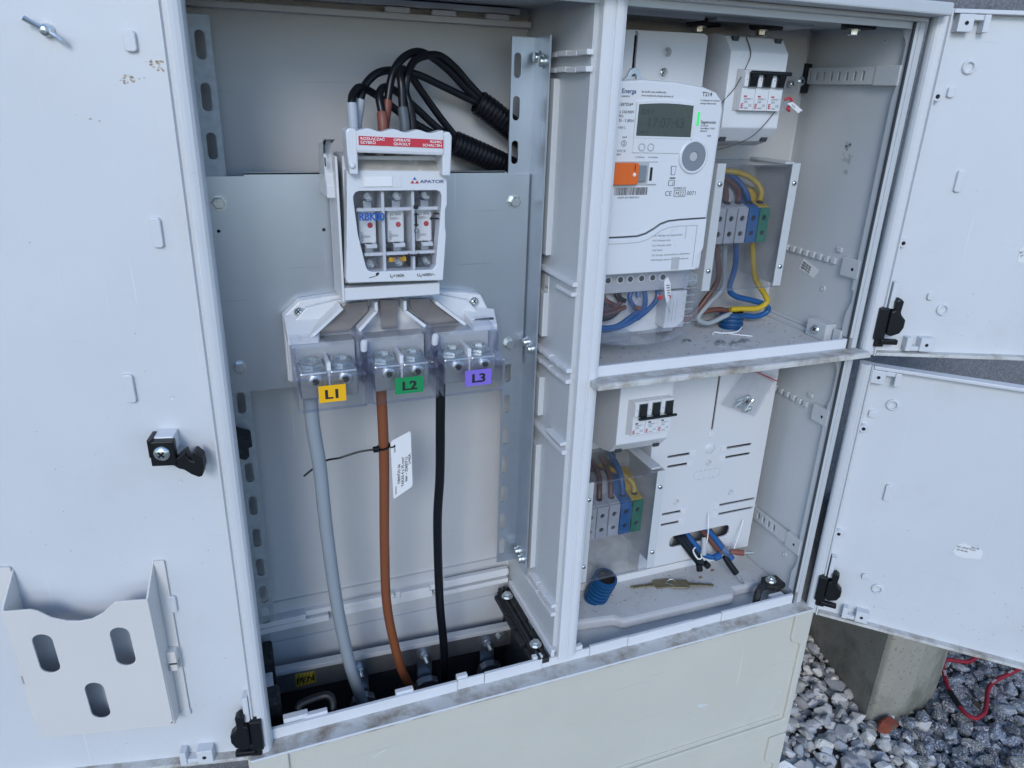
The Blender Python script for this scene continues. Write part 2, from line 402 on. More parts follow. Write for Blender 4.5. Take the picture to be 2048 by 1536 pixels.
for k in range(3400):
    px, py = fx.uniform(760, 1700), fx.uniform(-420, 325)
    if not in_base(px, py) and not in_post(px, py): (sw if px < 1120 + fx.gauss(0, 36) else sg).append((px, py, GZ - 4 + fx.uniform(-4, 12), fx.uniform(3.5, 7)))
scatter('white_gravel', 'stonewhite', 'pale rounded gravel beside the cabinet plinth', sw, rock_shapes(12, 16, rnd, False), rnd, [(1, 1, 1), (1, .98, .95), (.9, .91, .94), (.7, .71, .74), (1, .97, .9)], False)
scatter('grey_gravel', 'stonegrey', 'blue grey crushed granite gravel right of the concrete post', sg, rock_shapes(14, 13, rnd, False), rnd, [(1, 1, 1), (.8, .84, .95), (.55, .58, .68), (1.25, 1.25, 1.25), (.7, .6, .62), (.95, .86, .7)], False)
# concrete post with a rounded front corner
pp = POSTP
b = MB(); b.prism(pp, 'z', GZ - 14, -60)
po = b.build('concrete_post', 'concrete', bevel=4); tag(po, 'weathered concrete post with damp dark left face standing in the gravel', 'post')
b = MB(); sv, sf = rock_shapes(1, 12, random.Random(11), False)[0]
b.add([(1084 + p.x * 31, 18 + p.y * 19, GZ + 16 + p.z * 17) for p in sv], sf)
tag(b.build('brick_fragment', 'brick'), 'broken piece of red brick lying at the post corner', 'brick')
# red cord with white lettering and a black joint
cp = [(1434, 89, GZ + 24), (1404, 88, GZ + 24), (1371, 83, GZ + 24), (1352, 91, GZ + 24), (1337, 100, GZ + 24), (1325, 102, GZ + 24), (1312, 96, GZ + 24), (1294, 79, GZ + 24), (1278, 61, GZ + 24), (1258, 35, GZ + 24), (1250, 17, GZ + 24), (1242, -1, GZ + 24), (1238, -18, GZ + 24), (1244, -30, GZ + 24), (1256, -31, GZ + 24), (1277, -26, GZ + 24), (1304, -9, GZ + 24), (1332, 10, GZ + 24), (1357, 21, GZ + 24), (1386, 27, GZ + 24), (1415, 29, GZ + 24), (1451, 32, GZ + 24), (1489, 35, GZ + 24)]
rc = thing('red_cord', 'red fabric cord with white lettering lying on grey gravel', 'cord', (1300, 40, GZ))
cable(rc, cp, 4.3, 'redcord', 'cord', 10)
cable(rc, [cp[9], cp[10], cp[11]], 5.6, 'black', 'joint', 10)
for k, f in ((7, 1), (18, 1), (20, 1)):
    a = Vector(cp[k]); d = (Vector(cp[k + 1]) - a).normalized(); d = d if d.x > 0 else d; n = Vector((-d.y, d.x, 0))
    text('ROSO', 4.2, 'inkwhite', rc, a + Vector((0, 0, 4.6)) - n * 2, d, n, bold=.02)

# ------------------------------------------------------------------ the cabinet shell
cab = thing('electrical_cabinet', 'large grey plastic electrical distribution cabinet standing with all three doors open', 'cabinet', (375, 70, GZ))
# plinth below the sill
b = MB(); b.box(-22, 776, -21, -16, GZ - 10, -4).box(-26, -20, -21, 175, GZ - 10, -4).box(770, 776, -16, 175, GZ - 10, -4).box(-20, 770, 169, 175, GZ - 10, -4)
pl = b.build('plinth', 'outer', cab)
def frame_poly(z1, z0, tab):
    c = [(743, z1)] if tab else [(743, z1 - 2)]
    return [(-22, z1), (17, z1), (17, z0 + 30), (764, z0 + 30), (764, z1 - 64), (758, z1 - 59), (752, z1 - 57), (746, z1 - 53), (743, z1 - 46), (743, z1), (776, z1), (776, z0), (-22, z0)]
for z1, z0 in ((-3, -246), (-249, GZ - 8)):
    MB().prism(frame_poly(z1, z0, True), 'y', -25.5, -20.5).build('panel_frame', 'outer', pl, bevel=1.6)
MB().box(24, 756, -23.5, -20.5, -211, -206).build('panel_rib', 'outer', pl, bevel=1)
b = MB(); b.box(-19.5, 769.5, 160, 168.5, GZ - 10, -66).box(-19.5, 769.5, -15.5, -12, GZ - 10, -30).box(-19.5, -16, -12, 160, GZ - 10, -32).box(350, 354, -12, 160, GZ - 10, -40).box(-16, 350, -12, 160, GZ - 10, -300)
b.build('added_plinth_sheet', 'dark', pl)  # near-black sheets added so the cavity looks as dark as deep shade
MB().box(-19.5, 350, 163, 168.8, -65.5, -4.4).build('added_plinth_sheet', 'shell', pl)  # bluish grey sheet added over the beige plinth back
for P in (((748, -154), (729, -193), .7), ((591, -132), (609, -136), 1.6), ((594, -136), (604, -139), 1.2), ((128, -46), (112, -53), .7), ((589, -158), (592, -162), .8)):
    (xa, za), (xb, zb), w_ = P; q = MB().hexa([(xa, -21.25, za - w_), (xb, -21.25, zb - w_), (xa, -20.9, za - w_), (xb, -20.9, zb - w_), (xa, -21.25, za + w_), (xb, -21.25, zb + w_ * .4), (xa, -20.9, za + w_), (xb, -20.9, zb + w_ * .4)]); q.build('scratch', 'white', pl)
# sill: dirty ledge and the stepped upstand lip
b = MB(); b.box(-24, 774, -24.5, 1, -8, -2.2).box(570, 640, -24, -6, -2.4, -1.2)
lgo = b.build('ledge', 'ledge', cab, bevel=1.2)
MB().box(-23, 775, -26, -24.2, -4.6, -1.9).build('ledge_edge', 'white', lgo, bevel=.6)
b = MB()
for x0, x1, z1, y0 in ((2, 226, 12, -2.5), (226, 262, 12, -1), (262, 342, 13, -2.5), (342, 412, 10, -1.5), (412, 470, 13, -2.2), (470, 575, 12.5, -3), (575, 625, 11, -1.5), (625, 756, 13, -2.6)):
    b.box(x0, x1 - .6, y0, 2.2, -3, z1)
for x0, x1 in ((40, 66), (148, 170), (226, 240), (330, 344), (392, 402)): b.box(x0, x1, 1.6, 8, -3, 15.5)
b.build('sill_lip', 'white', cab, bevel=.7)
# back and side walls
b = MB(); b.box(-26, 776, 166, 172, -4, 800); b.build('back_wall', 'backwall', cab)
lb = MB()
lb.box(-20, 355, 158, 166, 33, 41).box(-20, 90, 153, 166, 22, 31).box(96, 236, 155, 166, 24, 34).box(240, 352, 152, 166, 23, 30)
lb.box(98, 180, 150, 158, 38, 45).box(190, 232, 152, 158, 36, 43).box(252, 350, 150, 158, 37, 49).box(-20, 60, 150, 158, 34, 42)
lb.build('back_rib', 'white', cab, bevel=.6)
MB().box(-20, 352, 162, 166, 60, 62).build('wall_crease', 'backwall', cab)
ub = MB().box(-20, 355, 150, 166, 768, 774).box(60, 340, 148, 166, 780, 786)
for x0 in (190, 240, 300): ub.box(x0, x0 + 26, 144, 152, 774, 779)
ub.build('top_rib', 'shell', cab, bevel=.6)
b = MB(); b.box(-26, -20, -2, 166, -4, 800).box(-20, -2, -2, 3, -3, 798); b.build('side_wall', 'shell', cab)
# right wall with its front flange
rw = MB(); rw.box(760, 768, -4, 166, -4, 800); rwo = rw.build('side_wall', 'shell', cab); MB().box(768, 775, 2, 40, -4, 793).build('dark_gap_strip', 'dark', cab)  # dark strip added beside the right doors so the gap looks shaded
b = MB()
for z0, z1 in ((418, 788), (16, 392)):
    b.prism([(-3, z0), (12, z0), (12, z0 + 30), (6, z0 + 46), (6, z0 + 60), (10, z0 + 62), (10, z0 + 300 if z1 - z0 > 372 else z0 + 290), (6, z1 - 60), (6, z1 - 22), (14, z1 - 8), (14, z1), (-3, z1)], 'x', 754, 760.5)
b.build('front_flange', 'shell', rwo, bevel=.8)
MB().box(752.5, 754.5, -3.6, -.5, -2, 798).build('seal_groove', 'dark', rwo)
def slotbar(y0, y1, z0, z1, ys, w, h0, h1):
    q = MB().plate([(y0, z0), (y1, z0), (y1, z1), (y0, z1)], [rrect(y - w / 2, y + w / 2, h0, h1, w * .45, 3) for y in ys], 'x', 753, 757)
    q.box(757, 760.5, y0, y0 + 4, z0, z1).box(757, 760.5, y1 - 4, y1, z0, z1)
    return q.build('slotted_bar', 'shell', rwo, bevel=.5)
slotbar(12, 156, 723, 743, [58, 71, 84, 97, 110, 123, 136, 148], 3.6, 727, 738)
MB().box(752, 760.5, 4, 40, 722, 744).build('bar_end', 'shell', rwo, bevel=.8)
screw(rwo, (753, 18, 733), (-1, 0, 0), 2.2, .5, 'hole', 'bar_hole', False)
MB().box(735, 758, 152, 165, 712, 748).build('rail_mount', 'black', rwo, bevel=1.5)
screw(rwo, (742, 151, 726), (0, -1, 0), 6, 3)
slotbar(8, 118, 80, 100, [62, 74, 86, 98], 5, 85, 96)
MB().box(752, 760.5, 4, 34, 78, 102).build('bar_end', 'shell', rwo, bevel=.8)
screw(rwo, (752.2, 16, 90), (-1, 0, 0), 2.2, .5, 'hole', 'bar_hole', False)
for zb in (508, 302):
    for k in range(8): MB().box(756, 760.4, 48 + k * 13, 55.5 + k * 13, zb - 4, zb + 4).build('wall_tooth', 'shell', rwo, bevel=.8)
    MB().box(753, 760.4, 4, 33, zb - 14, zb + 10).build('wall_tab', 'shell', rwo, bevel=.8)
    screw(rwo, (753.2, 14, zb - 3), (-1, 0, 0), 2.2, .5, 'hole', 'tab_hole', False)
    MB().box(757.5, 760.4, 42, 52, zb + 12, zb + 19).build('wall_tab', 'shell', rwo, bevel=1.5)
for y, z in ((40, 770), (12, 772), (62, 468), (36, 58)): MB().lathe((760, y, z), (-1, 0, 0), [(3.6, 0), (3.4, 1.6), (2.2, 1.8), (1.8, .6)], 14).build('boss', 'shell', rwo, smooth=True)
# scuff on the wall
sc = MB(); rs = random.Random(5)
for k in range(16):
    y, z = 66 + rs.gauss(0, 5), 642 + rs.gauss(0, 9); rr = rs.uniform(1, 3.2)
    sc.add([(759.9, y + rr * rs.uniform(.5, 1.2) * math.cos(a), z + rr * 1.5 * rs.uniform(.5, 1.2) * math.sin(a)) for a in [i * .785 for i in range(8)]], [tuple(range(8))])
sc.build('scuff', 'gasket', rwo)
SP = ((113, 484), (83, 477), (108, 499), (76, 490))
st = MB().hexa([(759.3, y, z) for y, z in SP] + [(759.8, y, z) for y, z in SP]).build('sticker', 'paper', rwo, label='small white sticker on the inner right wall')
for y, z in ((107, 493), (108, 489.5), (109, 486)): text('RKP-4U 06', 2.6, 'inkblack', st, (758.9, y, z), (0, -1, -.27), (0, -.27, 1), bold=.03)
# bottom rail of the upper bay with its screw
b = MB(); b.box(748, 760, 60, 162, 405, 411).box(752, 760, 60, 162, 411, 414); b.build('floor_rail', 'shell', rwo, bevel=1)
b = MB(); b.box(742, 760, 26, 62, 405, 428).box(752, 760, 10, 24, 405, 424); b.build('rail_foot', 'shell', rwo, bevel=1.5)
screw(rwo, (741.6, 44, 417), (-.9, -.3, .2), 6, 3.2)
# roof
b = MB(); b.box(-30, 771, -33, 176, 793, 806).box(-26, 768, -8, 168, 788, 793); b.build('roof', 'shell', cab, bevel=2)
b = MB(); b.box(-20, 756, 0, 3, 781, 789).box(400, 540, 90, 150, 783, 789).box(560, 700, 96, 146, 784, 789); b.build('roof_rib', 'shell', cab, bevel=.6)
# shelf between the two meter bays
sh = MB(); sh.box(361, 761, 3, 166, 400, 405); sho = sh.build('shelf', 'floor', cab)
MB().box(388, 754, -2, 3, 399, 417).build('shelf_lip', 'white', sho, bevel=.8)
b = MB(); b.prism([(-30, 399.5), (-2, 397), (-2, 404.5), (-27, 406.5), (-30, 405)], 'x', 376, 768); b.build('shelf_ledge', 'ledge', sho, bevel=.8)
# floor tray of the lower bay
fo = [(361, 58), (426, 56), (476, 49), (486, 38), (674, 34), (684, 48), (742, 46), (761, 46), (761, 166), (361, 166)]
fb = MB().prism(fo, 'z', -13, 5).build('floor_tray', 'floor', cab, bevel=5)
MB().box(361, 761, 1, 60, -18, -12.5).build('gutter', 'shell', cab)
MB().box(366, 742, 118, 126, 5, 17).build('floor_edge', 'white', cab, bevel=1)
# divider
dv = MB().box(357, 362, 2, 166, 16, 793).build('divider', 'shell', cab)
pr = [(362, 3), (362, -7), (364, -9), (372, -9), (373, -7.2), (374, -7.2), (375, -9.6), (381, -9.6), (382, -7), (384, -7), (388, -5), (389, 3)]
MB().prism(pr, 'z', 10, 793).build('divider_post', 'white', dv, bevel=.3)
b = MB(); b.box(352, 357, -6, 150, 16, 27).build('divider_foot', 'white', dv, bevel=.8)
def rib(y0, y1, z0, z1, w=6): MB().box(357 - w, 357.5, y0, y1, z0, z1).build('divider_rib', 'white', dv, bevel=.6)
def notched(y0, y1, z):
    nseg = 4; L = (y1 - y0) / nseg
    for k in range(nseg): rib(y0 + L * k, y0 + L * (k + 1) - 1.2, z - .6 * (k % 2), z + 5 - .8 * (k % 2), 7)
notched(-2, 92, 737); notched(-2, 92, 722); rib(-2, 91, 511, 516); rib(0, 40, 500, 504.5)
notched(-2, 95, 413); notched(-2, 95, 400); rib(-2, 98, 311, 316.5); rib(0, 42, 322, 326, 8)
notched(-2, 96, 92); notched(-2, 96, 79)
for z0, z1 in ((530, 716), (433, 486), (330, 381), (104, 290)):
    MB().box(350, 357.2, 70, 108, z0, z1).build('divider_strip', 'shell', dv, bevel=.8)
for z in (760, 690, 610, 530, 440, 330, 220, 120, 40): MB().lathe((362.2, 4, z), (-1, -.4, 0), [(2, 0), (2, 1.2), (1.5, 1.6)], 10).build('rivet', 'white', dv)
st = MB().box(356.4, 357, 72, 84, 478, 505).build('sticker', 'paper', dv)
text('23/04', 3, 'inkblack', st, (356.2, 82, 490), (0, -1, 0), (0, 0, 1))
# black rubber profile beside the divider foot, two clamped hex bolts
b = MB(); b.box(334, 352, -2, 150, 5, 12).box(336, 340, -2, 152, 12, 16).box(343, 347, 2, 152, 12, 17)
for y0, y1, w in ((4, 30, 6), (38, 64, 8), (72, 96, 7), (104, 146, 6)): b.box(334 - w, 334, y0, y1, 3, 9)
for y0, y1 in ((20, 56), (76, 150)): b.box(347, 354, y0, y1, 8, 15)
rp = b.build('rubber_profile', 'blackdusty', cab, bevel=1)
hexbolt(rp, (341.5, 22, 17), (0, 0, 1), 6.5, 4.5, 1, 'bolt'); hexbolt(rp, (341.5, 128, 17), (0, 0, 1), 6.5, 4.5, 1, 'bolt')
# black corner plates with bolts
def corner(px, py, pz, down):
    s = -1 if down else 1
    o = MB().prism([(px - 22, py - 6), (px - 6, py + 12), (px + 20, py + 8), (px + 22, py - 14), (px + 2, py - 18)], 'z', pz, pz + 8 * s).build('corner_plate', 'blackdusty', cab, bevel=1.5)
    hexbolt(o, (px, py - 2, pz + 8 * s), (0, 0, s), 6.5, 5, 1.4)
    return o
corner(742, 38, 5, False)
corner(706, 40, 788, True); corner(640, 118, 788, True); corner(560, 130, 788, True)
MB().tube([(700, 14, -6), (701, 16, 8), (705, 19, 14), (714, 24, 16), (722, 27, 13)], 5.5, 10).build('sill_clip', 'blackdusty', cab, smooth=True)
MB().box(722, 746, 5, 16, -4, 8).build('sill_block', 'white', cab, bevel=1)
b = MB(); b.tube([(34, 14, 16), (38, 18, 20), (60, 20, 22), (70, 18, 22), (74, 14, 14), (72, 8, 2)], 4.6, 10); b.build('sill_clip', 'black', cab, smooth=True)
MB().box(16, 44, 3, 12, -4, 17).build('sill_block', 'white', cab, bevel=1)
MB().box(-8, 16, 30, 60, -6, 20).build('corner_plate', 'blackdusty', cab, bevel=3)
MB().box(-12, 14, 110, 150, -28, 14).build('corner_plate', 'blackdusty', cab, bevel=3)
MB().box(-18, 10, 60, 110, -30, -4).build('sill_block', 'white', cab, bevel=1)
MB().lathe((390, 14, 8), (0, -1, 0), [(7, 0), (7, 6), (4, 7)], 14).build('corner_knob', 'black', cab, smooth=True)
# stud under the roof in the left bay and white ledge above the neutral bar
MB().hexa([(-20, 126, -27), (350, 126, -44), (-20, 138, -27), (350, 138, -44), (-20, 126, -20), (350, 126, -37), (-20, 138, -20), (350, 138, -37)]).build('plinth_ledge', 'shell', cab, bevel=.8)

# ------------------------------------------------------------------ doors
def door_obj(name, org, th, label):
    o = MB(); return o
def make_door(loc, th, sgn, z0, z1, width, label):
    """local: x along the door (sgn = direction away from the hinge), -y towards the viewer"""
    s = sgn
    b = MB()
    P = lambda L: [(s * x, y) for x, y in L]
    b.prism(P([(19, 10), (width - 18, 10), (width - 18, 14), (19, 14)]), 'z', z0 + 3, z1 - 3)
    o = b.build('door', 'door'); o.location = Vector(loc) * .001; o.rotation_euler = (0, 0, th); 
    lo = o.location.copy(); o.parent = cab; o.location = lo - wloc(cab); o['_local'] = 1; o['label'] = label
    prof = [(1, 16), (.6, 8), (1.5, 4), (3.6, 1.2), (7, -.3), (10, -1), (11.5, -1), (12.5, 2.5), (15.2, 2.5), (16.2, -1), (17.8, -1), (19.3, 10), (19.3, 14.5), (8, 18)]
    MB().prism(P(prof), 'z', z0, z1).build('edge_profile', 'door', o)
    MB().prism(P([(width - x, y) for x, y in prof]), 'z', z0, z1).build('edge_profile', 'door', o)
    for za, zb in ((z0, z0 + 4.5), (z1 - 4.5, z1)):
        a, c = sorted((s * 18.5, s * (width - 18.5)))
        MB().box(a, c, -1, 15, za, zb).build('edge_lip', 'ledge' if za == z0 else 'door', o, bevel=.8)
    return o
def boss(o, x, z, w, h, d=4): return MB().prism(rrect(x - w / 2, x + w / 2, z - h / 2, z + h / 2, min(w, h) * .3), 'y', 10 - d, 10.5).build('boss', 'door', o, bevel=.8)
def ring(o, x, z, r=8): return MB().lathe((x, 10.2, z), (0, -1, 0), [(r, 0), (r * .95, 2.4), (r * .8, 3.2), (r * .66, 3), (r * .58, .4), (.2, .2)], 22).build('boss_ring', 'door', o, smooth=True)
def eye(o, x, z): 
    q = MB().lathe((x, 4, z), (0, -1, 0), [(5.4, -6), (5.4, 2), (4.8, 3), (2.6, 3), (2.2, 1)], 16).build('screw_eye', 'door', o, smooth=True)
    MB().cyl((x, 2.2, z), (x, .6, z), 2.2, 12).build('bore', 'hole', q); return q
def clip(o, x, z, s, up):
    q = MB(); f = 1 if up else -1
    q.box(x - 11, x + 6, -2, 10.2, z - 9, z + 9).box(x + 6, x + 24, 0, 10.2, z + (3 if up else -9), z + (9 if up else -3)).box(x + 17, x + 24, -2, 10.2, z - 9, z + 9)
    if s < 0: q.v = [(2 * x - a, bb, c) for a, bb, c in q.v]
    q = q.build('hook_clip', 'door', o, bevel=.8)
    MB().cyl((x - 2 * s, -2.1, z), (x - 2 * s, -2.7, z), 2.1, 12).build('bore', 'hole', q); return q
def latch(o, x, z, s):
    q = MB(); q.box(-13, 0, -6, 10, -26, 16)
    q.prism([(0, -18), (6, -20), (16, -16), (20, -8), (20, 2), (14, 8), (12, 12), (13, 26), (8, 30), (3, 26), (4, 14), (0, 12)], 'y', -9, 2)
    q.box(-4, 18, -7, 0, -32, -25).box(-10, 2, -4, 8, -36, -24)
    q.v = [(x + a * s, bb, z + c) for a, bb, c in q.v]
    return q.build('latch', 'black', o, bevel=1.5)
def latch_rod(o, x, z, s): return MB().box(x - 3, x + 3, -3, 10, z, z + 34).build('latch_rod', 'door', o, bevel=.6)
# left door
ld = make_door((0, -20, 0), R(-12), -1, -10, 801, 384, 'wide white door of the fuse bay swung fully open')
boss(ld, -42.6, 729, 9, 15); boss(ld, -43.8, 583, 8.5, 25); boss(ld, -86.4, 443, 9, 27); boss(ld, -81.7, 205, 9, 20); boss(ld, -85.7, 61, 9, 9)
boss(ld, -330, 583, 8.5, 25); boss(ld, -330, 205, 9, 20)
wn_ = MB().lathe((-100, 10, 734), (0, -1, 0), [(5, 0), (5, 2), (4.2, 6), (2.6, 7), (2, 10), (.4, 10.4)], 14).build('wing_nut', 'bolt', ld, smooth=True)
b = MB()
for k in (-1, 1): b.tube([(-100 + k * 3, 5, 734 - k * 1.5), (-100 + k * 8, 3, 734 - k * 4.5), (-100 + k * 12.5, 1, 734 - k * 7.5)], [2.1, 1.9, 2.2], 8, 4)
b.build('wing', 'bolt', wn_, smooth=True)
# dimples and mud splashes on the left door
for x, z in ((-52, 432), (-56, 345)): MB().lathe((x, 10.1, z), (0, -1, 0), [(2.6, 0), (2.2, .5), (1.4, .2)], 12).build('dimple', 'door', ld, smooth=True)
rs = random.Random(2); md = MB()
for cx, cz, n in ((-25, 713, 34), (-47, 702, 26), (-82, 672, 4)):
    md = MB()
    for k in range(n):
        x, z = cx + rs.gauss(0, 4.0), cz - abs(rs.gauss(0, 3.2)) + 3; rr = rs.uniform(.2, 1.0)
        md.add([(x + rr * 1.4 * rs.uniform(.5, 1.2) * math.cos(a), 9.75, z + rr * rs.uniform(.5, 1.2) * math.sin(a)) for a in [i * .785 for i in range(8)]], [tuple(range(8))])
    md.v = [(min(a, -20.5), y, z) for a, y, z in md.v]; md.build('mud_splash', 'rust', ld, kind='stuff')
# hook latch in the middle of the left door
lk = MB().box(-69, -51, -8, 10, 384, 401).build('latch_block', 'white', ld, bevel=1)
MB().box(-70.5, -49, -16, -8, 375.5, 400).build('latch_plate', 'black', lk, bevel=1); MB().box(-71.5, -67.5, -16, 4, 384, 402).build('latch_cheek', 'black', lk, bevel=.8)
HK = [(-54.7, 377), (-48.2, 382.6), (-40.6, 389), (-39.5, 383.4), (-37.3, 379.7), (-34.6, 378.3), (-34.6, 387.6), (-31.9, 388.6), (-26.6, 382.6), (-26.2, 371.7), (-28.7, 362.4), (-31.9, 361.6), (-38.4, 365.2), (-43.9, 370), (-48.2, 371.4)]
MB().prism(HK, 'y', -15, -2).build('hook', 'black', lk, bevel=1.2); screw(lk, (-60, -16, 388.5), (0, -1, 0), 7, 3.4)
clip(ld, -74, 2, -1, False); latch(ld, -20, 34, -1); latch_rod(ld, -21.5, 48, -1)
# right doors
ud = make_door((768, -15, 0), R(-22), 1, 398, 802, 392, 'upper right cabinet door standing wide open')
boss(ud, 75, 619, 9, 25); boss(ud, 40, 717, 8, 11); boss(ud, 75, 477, 8, 9); ring(ud, 54, 744); ring(ud, 95, 460); eye(ud, 22.5, 712); eye(ud, 22, 544)
boss(ud, 320, 619, 9, 25); ring(ud, 330, 744); ring(ud, 330, 460)
clip(ud, 36, 788, 1, True); clip(ud, 78, 415, -1, False); latch(ud, 22, 447, 1); latch_rod(ud, 23, 462, 1)
dw = make_door((768, -15, 0), R(-44.5), 1, -12, 386, 392, 'lower right cabinet door opened outwards over the gravel')
boss(dw, 71, 207, 9, 25); boss(dw, 29.5, 317, 9, 10); boss(dw, 69, 68, 9, 9); ring(dw, 50.5, 334); ring(dw, 88, 52); eye(dw, 22.5, 296); eye(dw, 22, 130)
boss(dw, 320, 207, 9, 25); ring(dw, 330, 334); ring(dw, 330, 52)
clip(dw, 28, 372, 1, True); clip(dw, 74, 4, -1, False); latch(dw, 22, 42, 1); latch_rod(dw, 23, 58, 1)
def torn(o, x, z, a, m='paper'):
    pts = [(-17, -4), (-12, -9), (-2, -10), (10, -8), (17, -7), (18, 3), (14, 9), (4, 9), (-8, 12), (-12, 9)]
    c, s = math.cos(R(a)), math.sin(R(a))
    q = MB().prism([(x + p * c - r * s, z + p * s + r * c) for p, r in pts], 'y', 9.4, 10.2).build('sticker', m, o, label='torn white sticker with small print')
    for k, (t, dx, dz) in enumerate((('RK-UPUP PLUS', -13, 4), ('ZP-4U-06', -13, -.5), ('061-05', 3, 7.2))):
        text(t, 2.6, 'inkblack', q, (x + dx * c - dz * s, 9.1, z + dx * s + dz * c), (c, 0, s), (-s, 0, c), sx=.9)
    return q
torn(dw, 181, 143, 0); torn(ud, 186, 536, 24)
# grit specks on the doors and floors
rs = random.Random(9)
def grit(name, parent, spots, place):
    q = MB()
    for u, v, r in spots:
        k = rs.randint(5, 8); q.add([place(u + r * rs.uniform(.6, 1.3) * math.cos(6.283 * i / k), v + r * rs.uniform(.4, 1.1) * math.sin(6.283 * i / k)) for i in range(k)], [tuple(range(k))])
    return q.build(name, 'grime', parent)
grit('grit', dw, [(rs.uniform(60, 330), rs.triangular(0, 200, 15), rs.uniform(.25, .7)) for _ in range(90)], lambda u, v: (u, 9.8, v))
grit('grit', ud, [(rs.uniform(40, 330), rs.uniform(410, 640), rs.uniform(.25, .6)) for _ in range(36)], lambda u, v: (u, 9.8, v))
grit('grit', ld, [(-rs.uniform(30, 330), rs.triangular(0, 700, 10), rs.uniform(.25, .6)) for _ in range(70)], lambda u, v: (u, 9.8, v))
grit('grit', sho, [(rs.uniform(400, 740), rs.uniform(6, 140), rs.uniform(.3, 1.6)) for _ in range(230)], lambda u, v: (u, v, 405.2))
grit('grit', fb, [(rs.uniform(400, 740), rs.uniform(52, 118), rs.uniform(.3, 1.2)) for _ in range(120)], lambda u, v: (u, v, 5.2))
# ------------------------------------------------------------------ left bay: rails, plate
def slots(cx, zs, w=9, h=25): return [rrect(cx - w / 2, cx + w / 2, z - h / 2, z + h / 2, w * .48, 5) for z in zs]
lr = thing('slotted_rail', 'galvanised slotted steel rail on the hinge side of the fuse bay', 'rail', (-2, 111, 72), 'slotted rails of the fuse bay')
MB().plate([(-20, 74), (20, 74), (20, 758), (-20, 758)], slots(10, [733, 688, 644, 600, 560, 520, 480, 440, 374, 330, 287, 243, 199, 157, 117, 85]), 'y', 110, 112).build('rail_face', 'galvold', lr)
for x in (-20, 18): MB().box(x, x + 2, 112, 150, 74, 758).build('rail_or_added_flange', 'galvold', lr)  # U-channel returns, added behind the face to shade the slots
rr_ = thing('slotted_rail', 'galvanised slotted angle rail bolted along the divider wall', 'rail', (334, 100, 84), 'slotted rails of the fuse bay')
MB().plate([(317, 94), (343, 94), (343, 756), (317, 756)], slots(324, [728, 685, 639, 600, 560, 520, 480, 440, 376, 333, 289, 246, 202, 159, 119], 8), 'y', 110, 112).build('rail_face', 'galv', rr_)
MB().box(343, 345, 70, 112, 94, 757).build('rail_or_added_flange', 'galv', rr_)
for z in (732, 414, 112):
    for dy, dz in ((0, 0), (14, 4)):
        c = (343, 84 + dy, z + dz); q = MB().lathe(c, (-1, 0, 0), [(6.8, 0), (6.8, 1.6), (5.2, 1.8), (5.2, 4), (4.4, 5.2), (3, 5.6)], 16).build('bolt', 'bolt', rr_, smooth=True)
mp = thing('mounting_plate', 'galvanised steel mounting plate carrying the white fuse switch', 'plate', (170, 108, 388))
po_ = [(0, 388), (339, 388), (341, 392), (341, 616), (317, 616), (312, 619), (36, 619), (36, 616), (0, 616)]
MB().plate(po_, [rrect(4, 17, 586, 596, 4.5), rrect(6, 19, 412, 422, 4.5), circ(7, 563, 1.8, 10), circ(110, 561, 1.8, 10)], 'y', 106.5, 108.5).build('plate_face', 'galvplate', mp)
MB().box(36, 312, 106.5, 114, 617.5, 619.3).build('plate_flange', 'galv', mp)
for x, z in ((10, 591), (12, 417), (324, 586), (323, 415)): hexbolt(mp, (x, 106.4, z), (0, -1, 0), 6.4, 4.4, .8)

# ------------------------------------------------------------------ fuse switch disconnector
fs = thing('fuse_switch', 'white three pole fuse switch with red label and clear window', 'fuse switch', (171, 80, 500))
MB().box(124, 220, 77, 106.4, 502, 640).build('housing', 'white', fs, bevel=1.5)
MB().plate([(124, 516), (220, 516), (220, 640), (124, 640)], [[(128, 524), (219, 524), (219, 614), (128, 614)]], 'y', 50.5, 76.8).build('inner_frame', 'white', fs)
# front cover: frame around the window, slightly tapering to the foot
win = [(130, 604), (132, 608), (136, 609.5), (212, 609), (216, 607.5), (217.5, 603), (217, 592), (211, 533), (208, 529.5), (146, 530.5), (141.5, 532), (139.5, 536), (133, 568)]
fcov = MB().plate([(125, 628), (126, 628.5), (222, 627), (223, 626), (223, 595), (221, 590), (221, 572), (222, 566), (218.5, 518), (121, 521), (119.5, 524), (124, 600)], [win], 'y', 34, 50)
fcov.build('front_cover', 'whiteclean', fs, bevel=1)
MB().hexa([(121, 36, 520.4), (218, 36, 517.4), (120, 60, 514.5), (219, 60, 513.4), (121, 35, 521.4), (218, 35, 518.4), (120, 60, 522), (219, 60, 519)]).build('cover_chin', 'white', fs, bevel=.6)
MB().box(119, 218, 44, 100, 500, 513).build('foot_cover', 'whiteclean', fs, bevel=1)
MB().box(116.5, 119, 46, 100, 498, 640).build('side_panel', 'white', fs, bevel=.8)
b = MB(); b.prism([(52, 655), (62, 655), (66, 640), (66, 622), (58, 612), (58, 600), (106, 600), (106, 640), (100, 648), (72, 652)], 'x', 109, 117); sb = b.build('side_bracket', 'white', fs, bevel=.8)
for z in (634, 646): MB().box(108.6, 109.2, 54, 60, z - 4, z + 4).build('slot', 'dark', sb)
